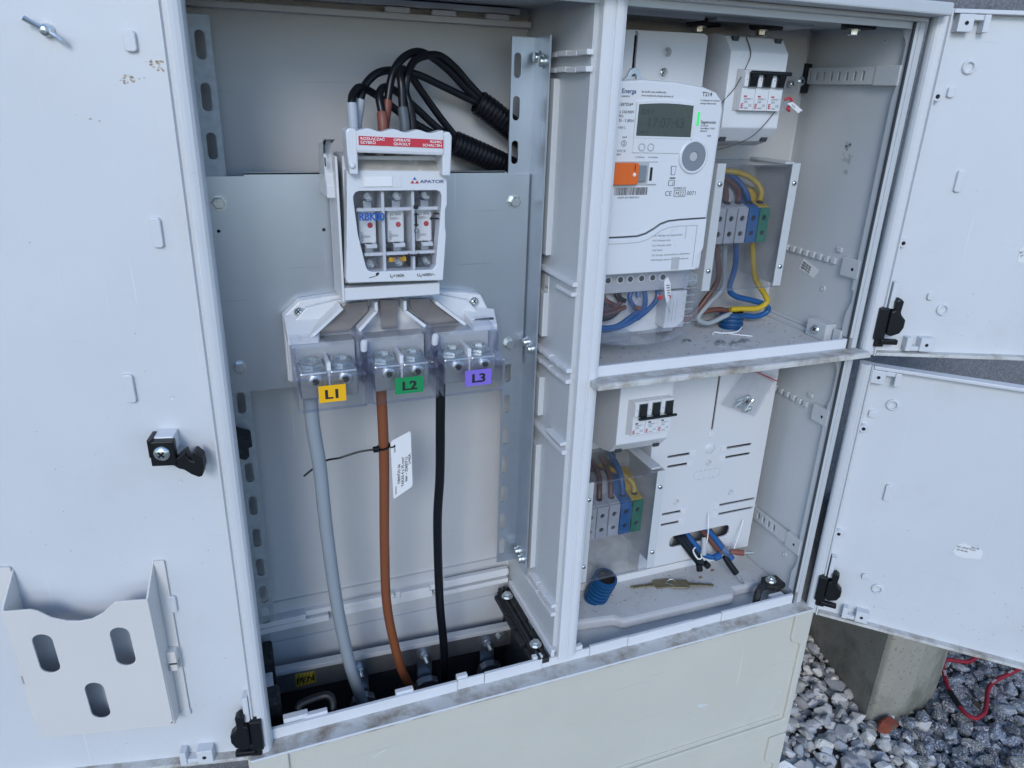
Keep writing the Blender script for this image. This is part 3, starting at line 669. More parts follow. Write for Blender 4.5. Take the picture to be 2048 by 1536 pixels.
# grip handle
hd = MB(); hd.prism([(126, 626), (134, 626), (134, 640), (134.5, 664), (132, 667), (127, 667), (124, 664), (124.5, 645)], 'y', 22, 46)
hd.build('handle_post', 'whiteclean', fs, bevel=1.4); hd = MB(); hd.prism([(215, 624), (223, 624), (224, 645), (224.5, 661), (222, 664.5), (217, 664.5), (214.5, 662), (215, 640)], 'y', 22, 46)
hd.build('handle_post', 'whiteclean', fs, bevel=1.4)
top = [(133.5, 647.5), (215.5, 645)] + [(215.5 - 82 * t, 664.5 + 1.3 * t + 1.3 * math.sin(t * 6.283 * 3.5 + 1.2)) for t in [k / 40 for k in range(41)]]
gp = MB().prism(top, 'y', 20, 32).build('grip', 'whiteclean', fs, bevel=.8)
MB().hexa([(134, 21, 645.5), (215, 21, 643), (134, 34, 647), (215, 34, 644.5), (134, 20, 648), (215, 20, 645.5), (134, 33, 650), (215, 33, 647.5)]).build('grip_shelf', 'white', fs, bevel=.8)
MB().hexa([(133, 36, 628.4), (215, 36, 627), (133, 62, 640), (215, 62, 639), (133, 36, 629.4), (215, 36, 628), (133, 62, 643), (215, 62, 642)]).build('handle_recess', 'dustybeige', fs)
for x in (152, 171, 190): MB().box(x - 6, x + 6, 52, 60, 641, 650).build('contact', 'dark', fs, bevel=1)
screw(fs, (128.5, 22, 634), (-.3, -1, 0), 3, 2.4, 'whiteclean', 'pin', False)
lab = MB().hexa([(135, 19.4, 652.5), (215, 19.4, 649.8), (135, 20.2, 652.5), (215, 20.2, 649.8), (135, 19.4, 660.4), (215, 19.4, 657.4), (135, 20.2, 660.4), (215, 20.2, 657.4)]).build('warning_label', 'red', gp)
dz = -2.7 / 80
for t, x, z, al in (('ROZŁĄCZAĆ', 136.5, 657.1, 'LEFT'), ('SZYBKO', 136.5, 653.8, 'LEFT'), ('OPERATE', 175, 655.8, 'CENTER'), ('QUICKLY', 175, 652.4, 'CENTER'), ('RUHIG', 213.5, 654.4, 'RIGHT'), ('SCHALTEN', 213.5, 651, 'RIGHT')):
    text(t, 2.3, 'inkwhite', lab, (x, 19.2, z), (1, 0, dz), (0, 0, 1), al, .02, 1.15)
# face print
MB().box(135, 177, 33.6, 34.4, 612.5, 625).build('name_field', 'white', fs, bevel=.3)
MB().box(141, 168, 32.6, 33.8, 613.5, 622.5).build('blank_tag', 'inkwhite', fs, bevel=.4)
lg = MB()
for x, z in ((190.2, 619.4),): lg.prism([(x, z + 2.6), (x + 1.8, z), (x - 1.8, z)], 'y', 33.5, 34)
lg.build('emblem', 'inkblue', fs)
lg = MB()
for x, z in ((187.9, 616.0), (192.5, 615.9)): lg.prism([(x, z + 2.8), (x + 2, z), (x - 2, z)], 'y', 33.5, 34)
lg.build('emblem', 'inkred', fs)
text('APATOR', 3.0, 'inknavy', fs, (195.5, 33.7, 616.2), (1, 0, -.01), bold=.02, sx=1.45)
text('Iₙ=160A', 3.0, 'inkblack', fs, (163, 33.7, 524.3), (1, 0, -.02), bold=.02)
text('Uₙ=690V~', 3.0, 'inkblack', fs, (191, 33.7, 523.5), (1, 0, -.02), bold=.02)
b = MB(); b.box(142, 151, 33.5, 34, 524.6, 525.1).box(149, 152, 33.5, 34, 525.4, 527.6); b.v = [(x, y, z + (x - 142) * .25) for x, y, z in b.v]; b.build('symbol', 'inkblack', fs)
# behind the window: three fuse links with their contacts
MB().box(131, 219, 74, 76, 526, 614).build('inner_back', 'white', fs)
for x in (159.5, 189.5): MB().box(x - 1.4, x + 1.4, 40, 74, 530, 608).build('pole_divider', 'whiteclean', fs)
MB().box(134, 216, 42, 46, 589, 592).build('cross_rib', 'whiteclean', fs); MB().box(140, 212, 42, 46, 545, 548).build('cross_rib', 'whiteclean', fs)
for k, x in enumerate((145.5, 174, 203)):
    f = MB().box(x - 8.5, x + 8.5, 50, 72, 556, 590).build('fuse_link', 'inkwhite', fs, bevel=1.5)
    MB().lathe((x + 2.5, 50, 574), (0, -1, 0), [(2.7, 0), (2.6, .5)], 16).build('red_mark', 'inkred', f)
    text('gG 80A', 2.6, 'inkgrey', f, (x - 6, 49.6, 583)); text('500V~', 2.6, 'inkgrey', f, (x - 6, 49.6, 579)); text('120kA', 2.2, 'inkgrey', f, (x - 6, 49.6, 562))
    text('VENT', 2.8, 'inkgrey', f, (x - 4.5, 49.6, 558), (0, 0, 1), (-1, 0, 0))
    MB().box(x - 4, x + 4, 46, 66, 590, 598).build('blade', 'alu', f, bevel=.6); MB().box(x - 4, x + 4, 46, 66, 548, 556).build('blade', 'alu', f, bevel=.6)
    MB().box(x - 6, x + 6, 48, 70, 541, 547).build('jaw', 'dark', fs, bevel=.6)
    MB().box(x - 3, x + 8, 44, 56, 552, 556).build('clip', 'whiteclean', fs, bevel=.6)
    for z in (603, 537.5):
        q = MB().lathe((x, 44, z), (0, -1, 0), [(5.4, -16), (5.4, 3), (4.6, 4), (3.8, 4), (3.4, -4)], 20).build('window_stud', 'clearblue', fs, smooth=True)
        MB().cyl((x, 60, z), (x, 47, z), 3.2, 14).build('stud_core', 'bolt', q)
MB().box(166, 184, 50, 60, 536, 541).build('indicator', 'stickeryellow', fs, bevel=.4)
MB().box(186, 196, 48, 66, 531, 542).build('indicator', 'black', fs, bevel=.6)
wd = MB().prism([(a, bb) for a, bb in win], 'y', 36, 37.2).build('window', 'clear', fs)
text('RBK00', 7.2, 'inkblue', wd, (134.8, 35.7, 581.5), (1, 0, -.02), bold=.03, sx=.86)
MB().lathe((191.5, 35.9, 593), (0, -1, 0), [(2.6, 0), (2.6, .2)], 18).build('symbol', 'inkblack', wd)
def arrow(x0, z0, x1, z1, w=1.5, h=2.7, both=True):
    q = MB(); d = Vector((x1 - x0, 0, z1 - z0)).normalized(); n = Vector((-d.z, 0, d.x)); a = Vector((x0, 35.8, z0)); c = Vector((x1, 35.8, z1)); L = 3
    def poly(P): q.add([p for p in P] + [p + Vector((0, .3, 0)) for p in P], [tuple(range(len(P))), tuple(range(len(P), 2 * len(P)))[::-1]])
    poly([a + d * (L if both else 0) + n * w * .6, c - d * L + n * w * .6, c - d * L - n * w * .6, a + d * (L if both else 0) - n * w * .6]); poly([c, c - d * L + n * h, c - d * L - n * h])
    if both: poly([a, a + d * L + n * h, a + d * L - n * h])
    q.build('symbol', 'inkblack', wd)
arrow(191.7, 588, 191.7, 573); arrow(181, 545.2, 196, 545); arrow(215, 581, 205, 581.4, both=False); arrow(215, 586, 209, 586.4, 1.6, 1.8, both=False)
MB().plate(circ(191.8, 569.5, 2.5, 20), [circ(191.8, 569.5, 2.0, 20)], 'y', 35.6, 35.9).build('symbol', 'inkblack', wd)

# ------------------------------------------------------------------ V-clamp terminal block below the switch
tb = thing('terminal_block', 'white terminal block under clear cover with labels L1 L2 L3', 'terminal block', (172, 60, 392))
MB().prism([(60, 400), (60, 474), (78, 490), (122, 494), (228, 491), (262, 487), (281, 483), (298, 450), (298, 400)], 'y', 92, 106.4).build('base', 'whiteclean', tb, bevel=2)
b = MB(); b.hexa([(61, 60, 452), (92, 60, 452), (61, 92, 460), (100, 92, 460), (61, 60, 458), (92, 60, 458), (61, 92, 476), (100, 92, 476)]); b.build('shoulder', 'whiteclean', tb, bevel=1.2); b = MB()
b.hexa([(262, 60, 450), (290, 60, 450), (256, 92, 458), (297, 92, 454), (262, 60, 456), (290, 60, 456), (256, 92, 472), (297, 92, 466)]); b.build('shoulder', 'whiteclean', tb, bevel=1.2)
for x in (78, 278): MB().box(x - 11, x + 11, 70, 74, 456.5, 461).build('shoulder_slot', 'dark', tb)
screw(tb, (77, 91.5, 478), (-.25, -.9, .35), 5.4, 4); screw(tb, (272, 91.5, 476), (-.2, -.9, .3), 5.4, 4)
MB().prism([(62, 402), (62, 462), (84, 484), (122, 491), (226, 489), (262, 480), (281, 458), (281, 402)], 'y', 84, 92).build('rear_tray', 'whiteclean', tb, bevel=1)
for P in ([(123, 490), (146, 491), (146, 480), (124, 459), (88, 459)], [(159, 491), (178, 490.5), (177, 458), (160, 458)], [(191, 490), (212, 489), (248, 459), (213, 458), (193, 478)]):
    MB().prism(P, 'y', 70, 73).build('busbar', 'tinned', tb, bevel=.4)
def wallstrip(P, w=1.6): 
    q = MB()
    for (x0, z0), (x1, z1) in zip(P, P[1:]):
        d = Vector((x1 - x0, 0, z1 - z0)).normalized(); n = Vector((-d.z, 0, d.x)) * w
        q.hexa([(x0 - n.x, 60, z0 - n.z), (x0 + n.x, 60, z0 + n.z), (x0 - n.x, 86, z0 - n.z), (x0 + n.x, 86, z0 + n.z), (x1 - n.x, 60, z1 - n.z), (x1 + n.x, 60, z1 + n.z), (x1 - n.x, 86, z1 - n.z), (x1 + n.x, 86, z1 + n.z)])
    q.build('barrier', 'whiteclean', tb)
wallstrip([(153, 492), (153, 482), (134, 462)]); wallstrip([(184, 491), (184, 480), (206, 461)]); wallstrip([(118, 488), (84, 459)]); wallstrip([(218, 487), (252, 459)])
cells = ((62.5, 131), (137, 207), (212.5, 282))
for (x0, x1), nm, mm, lx in zip(cells, ('L1', 'L2', 'L3'), ('stickeryellow', 'stickergreen', 'stickerviolet'), (83, 160.5, 237)):
    # metal clamps behind the cover
    w = (x1 - x0); 
    for k in (0, 1):
        cx = x0 + w * (.27 + .44 * k)
        q = MB().box(cx - 14, cx + 14, 26, 62, 404, 433).build('clamp', 'alu', tb, bevel=2)
        MB().lathe((cx, 46, 433), (0, -.12, 1), [(12, 0), (12.5, 2), (12.5, 5), (10, 6.5), (7, 6.5), (6.5, 4)], 6).build('clamp_bolt', 'bolt', q)
        MB().lathe((cx + 1, 26, 424), (0, -1, 0), [(7, 0), (6.8, 3), (5.4, 3.8), (3.6, 3.8), (3.2, 1)], 18).build('clamp_screw', 'bolt', q, smooth=True)
        MB().cyl((cx + 1, 24, 424), (cx + 1, 22.2, 424), 2.8, 6).build('hex_recess', 'hole', q)
    MB().box(x0 + 2, x1 - 2, 62, 84, 402, 452).build('cell_back', 'gasket', tb, bevel=1)  # grey where the back is white: shading behind the clamps painted in
    MB().box(x0 + w * .5 - 2, x0 + w * .5 + 2, 30, 62, 404, 441).build('cell_rib', 'whiteclean', tb, bevel=.5)
    # clear stepped cover
    prof = [(76, 463), (36, 457.5), (35, 456), (35, 434.5), (34, 433.5), (15, 431.5), (14, 430), (14, 396), (15.6, 396), (15.6, 429.6), (35, 431.8), (36.6, 433.6), (36.6, 456), (76, 461.4)]
    cv = MB().prism(prof, 'x', x0, x1).build('clear_cover', 'cleardusty', tb)
    for xs in (x0, x1 - 1.4):
        MB().prism([(76, 461), (37, 455.5), (37, 433), (16, 429.5), (16, 396), (80, 396), (80, 461)], 'x', xs, xs + 1.4).build('cover_side', 'clearblue', cv)
    for xs in (x0 + .2, x1 - 3.2): MB().prism([(36, 457.8), (36, 433.8), (33.8, 433.6), (33.8, 458)], 'x', xs, xs + 3).build('cover_rib', 'clearblue', cv)
    for a in (395.5, 430): MB().box(x0, x1, 13.2, 15.8, a, a + 2.2).build('cover_rim', 'clearblue', cv)
    lb = MB().box(lx, lx + 27 + 3 * (nm != 'L1'), 13.2, 13.9, 404.5, 422.5).build('phase_label', mm, cv)
    text(nm, 9.6, 'inkblack', lb, (lx + 13.5 + 1.5 * (nm != 'L1'), 13.0, 408.4), align='CENTER', bold=.022, sx=1.2); text(nm, 9.6, 'inkblack', lb, (lx + 14.1 + 1.5 * (nm != 'L1'), 12.98, 408.4), align='CENTER', bold=.022, sx=1.2)
for x in (134, 209.7):
    q = MB().box(x - 2.6, x + 2.6, 12, 78, 398, 434).build('cell_gap', 'clearblue', tb)
    MB().lathe((x, 34, 456), (0, -.4, 1), [(3.6, -8), (3.6, 2), (2.8, 4), (1, 4.6)], 14).build('gap_pin', 'whiteclean', tb, smooth=True)
    MB().hexa([(x - 2, 36, 440), (x + 2, 36, 440), (x - 2, 78, 456), (x + 2, 78, 456), (x - 2, 34, 458), (x + 2, 34, 458), (x - 2, 78, 464), (x + 2, 78, 464)]).build('gap_wall', 'clear', tb)

# ------------------------------------------------------------------ cables of the fuse bay
def topcable(name, pts, r, m, label, cat='cable', group=None):
    o = MB().tube(pts, r, 12, 8).build(name, m, smooth=True); return tag(o, label, cat, group)
topcable('supply_cable', [(78, 50, 404), (78, 50, 391), (79, 52, 358), (83, 55, 307), (86, 60, 219), (93, 66, 106), (104, 72, 11), (118, 80, -64), (130, 88, -140), (140, 95, GZ)], 7.6, 'greycable', 'thick light grey supply cable dropping from terminal L1')
topcable('supply_cable', [(153, 50, 404), (153, 50, 390), (154, 52, 341), (154, 55, 289), (152, 60, 183), (154, 66, 89), (169, 72, -9), (187, 80, -69), (204, 88, -140), (215, 95, GZ)], 5.9, 'browncable', 'reddish brown supply cable dropping from terminal L2')
topcable('supply_cable', [(220, 50, 404), (220, 50, 394), (220, 52, 344), (220, 55, 277), (218, 60, 205), (222, 66, 87), (229, 72, 7), (232, 80, -62), (232, 88, -140), (230, 95, GZ)], 5.6, 'cable', 'black supply cable dropping from terminal L3')
C6 = (
 ([(140, 72, 648), (140, 73, 662), (140, 74, 674), (140, 76, 687), (143, 83, 695), (151, 90, 701), (164, 100, 697), (182, 110, 687), (202, 119, 674), (226, 128, 661), (247, 132, 652), (266, 136, 643)], 'sleevegrey', 'black cable with light grey sleeve on the lowest arch into the lower conduit'),
 ([(145, 86, 648), (145, 86, 661), (147, 88, 673), (151, 91, 690), (158, 97, 704), (172, 103, 715), (191, 112, 718), (217, 120, 715), (243, 128, 706), (267, 134, 697), (295, 138, 686)], 'sleevegrey', 'black cable with light grey sleeve arching into the upper conduit'),
 ([(169, 72, 648), (169, 73, 660), (169, 74, 670), (169, 77, 679), (168, 82, 692), (172, 89, 700), (181, 101, 702), (194, 113, 697), (215, 125, 683), (238, 132, 665), (266, 136, 646)], 'sleevebrown', 'black cable with brown sleeve looping into the lower conduit'),
 ([(172, 84, 648), (172, 84, 661), (174, 86, 672), (178, 89, 690), (184, 93, 713), (195, 99, 728), (212, 111, 736), (229, 120, 734), (252, 128, 721), (273, 134, 704), (298, 138, 686)], 'sleevebrown', 'black cable with brown sleeve on the highest arch into the upper conduit'),
 ([(191, 72, 648), (191, 73, 661), (191, 74, 670), (190, 77, 684), (190, 80, 705), (190, 86, 715), (196, 96, 719), (206, 108, 714), (222, 122, 698), (244, 130, 673), (268, 136, 648)], 'sleevedark', 'black cable with slate grey sleeve bending steeply into the lower conduit'),
 ([(201, 84, 648), (201, 84, 660), (201, 86, 672), (199, 88, 688), (197, 92, 700), (200, 95, 714), (209, 104, 727), (223, 112, 733), (241, 121, 734), (260, 130, 724), (279, 134, 707), (301, 138, 688)], 'black', 'black cable with black sleeve arching into the upper conduit'))
for pts, sm_, lab_ in C6:
    t = thing('branch_cable', lab_, 'cable', pts[0], 'black branch cables from the switch')
    MB().tube(pts, 4.0, 12, 8).build('core', 'cable', t, smooth=True)
    k = 3 if pts[0][1] < 80 else 3
    P = catmull(pts[:k + 1], 6)
    MB().tube(P, [5.2] * (len(P) - 3) + [5.1, 4.9, 4.7], 12, 0).build('sleeve', sm_, t, smooth=True)
o = conduit([(289, 138, 690), (307, 138, 679), (329, 140, 664), (356, 146, 646)], 14, 5.2, 'cable', 'conduit'); tag(o, 'upper black corrugated conduit entering the divider wall', 'conduit', 'black corrugated conduits')
o = conduit([(260, 136, 647), (284, 138, 638), (309, 140, 628), (356, 147, 608)], 14, 5.2, 'cable', 'conduit'); tag(o, 'lower black corrugated conduit behind the mounting plate edge', 'conduit', 'black corrugated conduits')
# cable tag on its black tie
ctg = thing('cable_tag', 'white cable tag with printed text tied to the brown cable', 'tag', (170, 46, 258))
e = Vector((.80, -.10, .40)).normalized()
def tg(a, c, d=0): return (160.5 + e.x * a * 1.0, 47 + e.y * a - d, 332 + e.z * a + c)
q = MB(); ol = [(0, 0), (1.5, 2.5), (24, 2.5), (25.5, 0), (26.5, -66), (25, -69), (3, -72.5), (1.5, -71)]
holes = [[(4, -4), (6, -4), (6, -14), (4, -14)], [(4, -58), (6, -58), (6, -68), (4, -68)]]
q.plate(ol, holes, 'z', 0, .9); q.v = [tg(a, c, d) for a, c, d in q.v]
tgo = q.build('tag_plate', 'paper', ctg)
for i, (s_, off) in enumerate((('OBWÓD 06', -56), ('YAKXS 4 x 70 mm²', -66), ('kier – ZS605713', -58), ('L=63A', -38))):
    text(s_, 3.3, 'inkblack', ctg, tg(10.5 + i * 4.6, off + (4 if i == 1 else 0), 1.2), (.03, 0, 1), (-e.x, -e.y, -e.z), bold=.02)
tie = thing('cable_tie', 'black cable tie looped round the brown cable', 'cable tie', (154, 52, 326))
lp = [(154 + 7 * math.cos(a), 53 + 7.2 * math.sin(a), 326 + 1.5 * math.cos(a)) for a in [k * math.pi / 8 for k in range(17)]]
MB().tube(lp, 1.3, 6, 0).build('loop', 'black', tie, smooth=True)
MB().tube([(160, 47, 327), (163, 46, 327.5), (166, 46.6, 328)], 1.2, 6, 3).build('loop_end', 'black', tie, smooth=True)
MB().box(141, 147.5, 45, 51, 323.5, 329).build('head', 'black', tie, bevel=.8)
MB().tube([(142, 48, 326.5), (125, 50, 325), (105, 52, 320), (92, 62, 314), (80, 66, 306), (66, 66, 296)], 1.15, 6, 6).build('tail', 'black', tie, smooth=True)
# neutral bar in the plinth
pen = thing('neutral_bar', 'aluminium neutral busbar with yellow black PEN sticker', 'busbar', (170, 132, -78))
def barz(x): return -30 - .046 * (x + 10)
MB().hexa([(-18, 130, barz(-18) - 32), (352, 130, barz(352) - 28), (-18, 135, barz(-18) - 32), (352, 135, barz(352) - 28), (-18, 130, barz(-18)), (352, 130, barz(352)), (-18, 135, barz(-18)), (352, 135, barz(352))]).build('bar', 'alu', pen, bevel=.6)
st = MB().hexa([(38, 129.2, -58), (64, 129.2, -57), (38, 129.8, -58), (64, 129.8, -57), (38, 129.2, -36), (64, 129.2, -38), (38, 129.8, -36), (64, 129.8, -38)]).build('sticker', 'hazardyellow', pen)
b = MB()
for k in range(6):
    x = 36 + k * 4.8
    P = [(max(38, min(64, xx)), zz) for xx, zz in ((x, -57.3), (x + 2.3, -57.3), (x + 8.3, -38), (x + 6, -38))]
    if P[1][0] - P[0][0] > .2 or P[2][0] - P[3][0] > .2: b.prism(P, 'y', 128.9, 129.15)
b.build('stripe', 'hazardolive', st)
text('PEN', 9.5, 'inkblack', st, (50.8, 128.7, -52), (1, 0, .02), align='CENTER', bold=.012); text('PEN', 9.5, 'inkblack', st, (51.3, 128.68, -52), (1, 0, .02), align='CENTER', bold=.012)
for x in (124, 216, 312):
    zb = barz(x); c = MB().box(x - 11, x + 11, 126.5, 129.7, zb - 70, zb + 2).build('clamp_strap', 'galv', pen, bevel=.6)
    q = MB().lathe((x, 126.5, zb - 15), (0, -1, .1), [(7, 0), (7, 1.5), (6.2, 1.6)], 16).build('washer', 'bolt', c)
    MB().tube([(x, 125, zb - 15), (x, 120, zb - 15)], 6.2, 6, 0).build('nut', 'bolt', c); MB().cyl((x, 120, zb - 15), (x, 108, zb - 14), 3.4, 12).build('stud', 'bolt', c)
    MB().prism([(x - 18, -106), (x - 14, -92), (x - 6, -88), (x + 8, -88), (x + 17, -94), (x + 19, -108)], 'y', 112, 124).build('v_clamp', 'alu', c, bevel=1.5)
hexbolt(pen, (334, 130, barz(334) - 8), (0, -1, .2), 7.5, 6, 2)
# black hooked catch on the rail
b = MB(); b.prism([(-14, 352), (2, 352), (14, 347), (16, 345), (16, 339), (12, 338), (12, 328), (8, 324), (3, 326), (-3, 334), (-14, 336)], 'y', 68, 98)
tag(b.build('door_catch', 'blackdusty', bevel=1), 'black plastic door catch standing out beside the hinge side rail', 'catch')
# ------------------------------------------------------------------ document pocket on the left door
dp = thing('document_pocket', 'cream plastic document pocket with three oval cutouts on the left door', 'pocket', (0, -20, 0))
dp.rotation_euler = (0, 0, R(-12)); dp['_local'] = 1
sc_ = [(-196, 234), (-190, 231), (-180, 222), (-168, 217), (-157, 215.5), (-146, 217), (-135, 223), (-127, 231), (-121, 236)]
out = [(-221, 67), (-97, 67), (-93, 71), (-92, 236)] + sc_[::-1] + [(-221, 234)]
ov = lambda x, z: rrect(x - 9, x + 9, z - 25, z + 25, 8.9, 6)
q = MB().plate(out, [ov(-194, 178), ov(-124, 179), ov(-160, 110)], 'y', -20, -18)
q.v = [(x, y - (z - 74) * .06 + 6, z) for x, y, z in q.v]
q.build('front', 'pocket', dp, bevel=.5)
side = lambda x0, x1: MB().prism([(10, 63), (-12, 67), (-22, 236), (10, 258)], 'x', x0, x1)
side(-94, -92).build('side', 'pocket', dp, bevel=.5); side(-221.5, -219.5).build('side', 'pocket', dp, bevel=.5)
MB().hexa([(-221, -13.5, 65), (-92, -13.5, 65), (-221, 10, 61), (-92, 10, 61), (-221, -13.5, 67.5), (-92, -13.5, 67.5), (-221, 10, 63.5), (-92, 10, 63.5)]).build('bottom', 'pocket', dp, bevel=.5)
MB().prism(rrect(-92, -82, 62, 258, 2), 'y', 7, 9.6).build('flange', 'pocket', dp, bevel=.4); MB().prism(rrect(-237, -221, 66, 262, 2), 'y', 7, 9.6).build('flange', 'pocket', dp, bevel=.4)
for x, s in ((-88, 1), (-227, -1)):
    c = MB(); c.box(x - 5, x + 5, -3, 7, 138, 152).box(x - 5, x + 5, -3, 1, 128, 138).box(x - 5, x - 1, -3, 7, 128, 138); cl = c.build('clip', 'pocket', dp, bevel=.6)
    MB().box(x - 2, x + 5.2, -3.3, -2.6, 136.5, 138.5).build('clip_slot', 'grime', cl)

# ------------------------------------------------------------------ right bay, upper: boards, meter
bb = MB().plate([(366, 407), (742, 407), (742, 796), (366, 796)], [rrect(590, 640, 590, 622, 3)], 'y', 150, 153).build('back_board', 'beige'); tag(bb, 'beige back board behind the electricity meter', 'board')
bl = MB().plate([(366, 17), (742, 17), (742, 396), (366, 396)], [rrect(420, 500, 196, 236, 3)], 'y', 125, 128).build('back_board', 'beige'); tag(bl, 'beige back board behind the lower breaker box', 'board')
def spacer(parent, x, y0, y1, z): MB().cyl((x, y0, z), (x, y1, z), 5, 12).build('spacer', 'white', parent)
mbu = thing('meter_board', 'white slotted meter board showing above the electricity meter', 'board', (454, 110, 420), 'meter boards')
pl_ = MB().plate([(366, 420), (541, 420), (543, 425), (543, 766), (538, 769), (366, 767)], [[(449, 722), (453, 722), (453, 766.5), (449, 766.5)], circ(492, 748, 5.6, 18), circ(490, 727, 5.6, 18)], 'y', 84, 88).build('board_face', 'board', mbu, bevel=.5)
for x0, x1, z0, z1 in ((366, 369, 420, 767), (540, 543, 422, 767), (369, 540, 420, 423), (369, 540, 763, 766)): MB().box(x0, x1, 88, 149.8, z0, z1).build('board_rim', 'board', mbu)
for x, z in ((492, 748), (490, 727)): MB().lathe((x, 83.9, z), (0, 1, 0), [(6.8, -.7), (5.2, -.7), (4.4, 1), (4.2, 8), (.4, 8)], 18, False).build('screw_cup', 'board', mbu, smooth=True)
screw(mbu, (490, 87.5, 727), (0, -1, 0), 3.4, 2)
hk = MB().plate([(436, 700), (464, 700), (464, 716), (458, 722), (455, 728), (450, 731), (445, 728), (442, 722), (436, 716)], [rrect(446.5, 453.5, 703, 724, 3.2, 4)], 'y', 79, 82).build('hanger', 'galv', mbu, bevel=.4)
# electricity meter
em = thing('electricity_meter', 'white electronic electricity meter with grey display and orange slider', 'meter', (452, 55, 430))
body = [(372, 515), (529, 515), (533, 690), (530, 700), (522, 708), (505, 713), (470, 717), (430, 718), (392, 715), (376, 709), (372, 700)]
MB().prism(body, 'y', 25, 83.5).build('body', 'whiteclean', em, bevel=3)
# lower lid with S-shaped top edge
S_ = [(372, 556), (420, 556), (440, 556.5), (450, 559), (460, 564), (468, 569), (478, 572), (492, 573), (527, 574)]
ll = MB().prism([(372, 516)] + [(520, 516), (521, 532), (527, 540)] + S_[::-1], 'y', 21, 25.2).build('lower_lid', 'whiteclean', em, bevel=.8)
q = MB()
for (x0, z0), (x1, z1) in zip(S_, S_[1:]): q.hexa([(x0, 24, z0 + .2), (x1, 24, z1 + .2), (x0, 25.1, z0 + .2), (x1, 25.1, z1 + .2), (x0, 24, z0 + 1.6), (x1, 24, z1 + 1.6), (x0, 25.1, z0 + 1.6), (x1, 25.1, z1 + 1.6)])
q.build('lid_seam', 'dark', em)
q = MB(); S2 = [(x, z - 6) for x, z in S_[:-1]] + [(515, 567)]
for (x0, z0), (x1, z1) in zip(S2, S2[1:]): q.hexa([(x0, 20.6, z0), (x1, 20.6, z1), (x0, 21.1, z0), (x1, 21.1, z1), (x0, 20.6, z0 + .8), (x1, 20.6, z1 + .8), (x0, 21.1, z0 + .8), (x1, 21.1, z1 + .8)])
q.box(514.4, 515.2, 20.6, 21.1, 520, 567).box(500, 500.8, 20.6, 21.1, 553, 567).build('lid_crease', 'gasket', ll)
MB().box(486, 496, 20.4, 21.2, 518, 532).build('lid_catch', 'gasket', ll)
for i, (x, z, s_) in enumerate(((458, 556.5, '0.9.1 Bieżący czas bezpośredni'), (458, 551, '0.9.2 Aktualna data'), (458, 545.5, '0.2.2 Aktualna taryfa'), (458, 540, '1.8.0 Pobór'), (458, 534.5, '1.8.1 Energia czynna pobrana, całodobowa'), (458, 529, '2.8.0 Energia czynna oddana, całodobowa'))): text(s_, 2.1, 'inkgrey', ll, (x, 20.8, z))
# display
dsp = MB().prism([(426, 663), (494, 662)] + [(493.5 - 67 * t, 694 + 1.6 * math.sin(math.pi * t)) for t in [k / 12 for k in range(13)]], 'y', 24.2, 25.6).build('display', 'lcd', em)
MB().plate([(423.5, 661), (496.5, 660), (496.5, 696.5), (480, 698), (460, 698.5), (440, 698), (424, 696)], [[(426, 663), (494, 662)] + [(493.5 - 67 * t, 694 + 1.6 * math.sin(math.pi * t)) for t in [k / 12 for k in range(13)]]], 'y', 23.4, 25.4).build('display_frame', 'white', em)
text('17:07:43', 10, 'lcdink', dsp, (438, 23.9, 671.5), sx=.95); text('0.9.1', 5.5, 'lcdink', dsp, (431, 23.9, 684.5)); text('RST  T1', 2.2, 'lcdink', dsp, (431, 23.9, 665.5))
MB().prism([(424, 646), (484, 645), (487, 648), (489, 654), (494, 659), (496, 660), (424, 661)], 'y', 23.8, 25.4).build('button_panel', 'white', em, bevel=.4)
for x in (434.5, 445.5): MB().lathe((x, 24, 651.5), (0, -1, 0), [(4.4, -.4), (4.2, .6), (3.2, .7), (2.6, -.1), (.3, .2)], 18).build('button', 'gasket', em, smooth=True)
pt = MB().lathe((500.5, 25.2, 642), (0, -1, 0), [(18.5, 0), (18, 2.2), (16.6, 3), (15.4, 2.6), (15.2, 1.2)], 36).build('optical_port', 'whiteclean', em, smooth=True)
MB().lathe((500.5, 24.6, 642), (0, -1, 0), [(15.2, 0), (15.2, 1.8), (5.6, 1.8), (5.2, .2)], 36).build('port_disc', 'portgrey', pt, smooth=True)
MB().lathe((500.5, 24.2, 642), (0, -1, 0), [(5.3, 0), (5, 1), (.4, 1.2)], 20).build('port_lens', 'gasket', pt, smooth=True)
MB().box(500.4, 503, 24.2, 25.4, 674, 688).build('indicator_lamp', 'led', em, bevel=.3)
sl_ = MB().box(380, 457, 24.4, 25.4, 612, 637).build('slider_recess', 'gasket', em); MB().prism(rrect(380, 431, 613.5, 636, 3), 'y', 18.5, 24.6).build('slider', 'orange', em, bevel=.6)
MB().lathe((425.5, 18.6, 624), (0, -1, 0), [(2, 0), (1.8, .8), (.3, 1)], 14).build('slider_pin', 'inkwhite', em); MB().box(425.2, 426, 18.1, 18.6, 628, 634).build('slider_mark', 'inkblack', em)
MB().box(431, 442, 21, 24.6, 616.5, 633).build('slider_block', 'portgrey', em, bevel=.6); MB().box(445, 457, 23, 24.6, 613.5, 635.5).build('slider_end', 'white', em); MB().box(447, 450, 22.6, 23.1, 617, 631).build('slider_slit', 'inkblack', em)
T = lambda s_, h, x, z, al='LEFT', b_=.01, m_='inkgrey': text(s_, h, m_, em, (x, 24.7, z), align=al, bold=b_)
T('Energa', 4.4, 405.5, 704.2, 'LEFT', .015, 'inknavy'); T('operator', 2, 405.5, 700.6); T('Sprawdź moje możliwości', 1.9, 429, 705.4); T('www.mojlicznik.energa-operator.pl', 1.9, 429, 701.8)
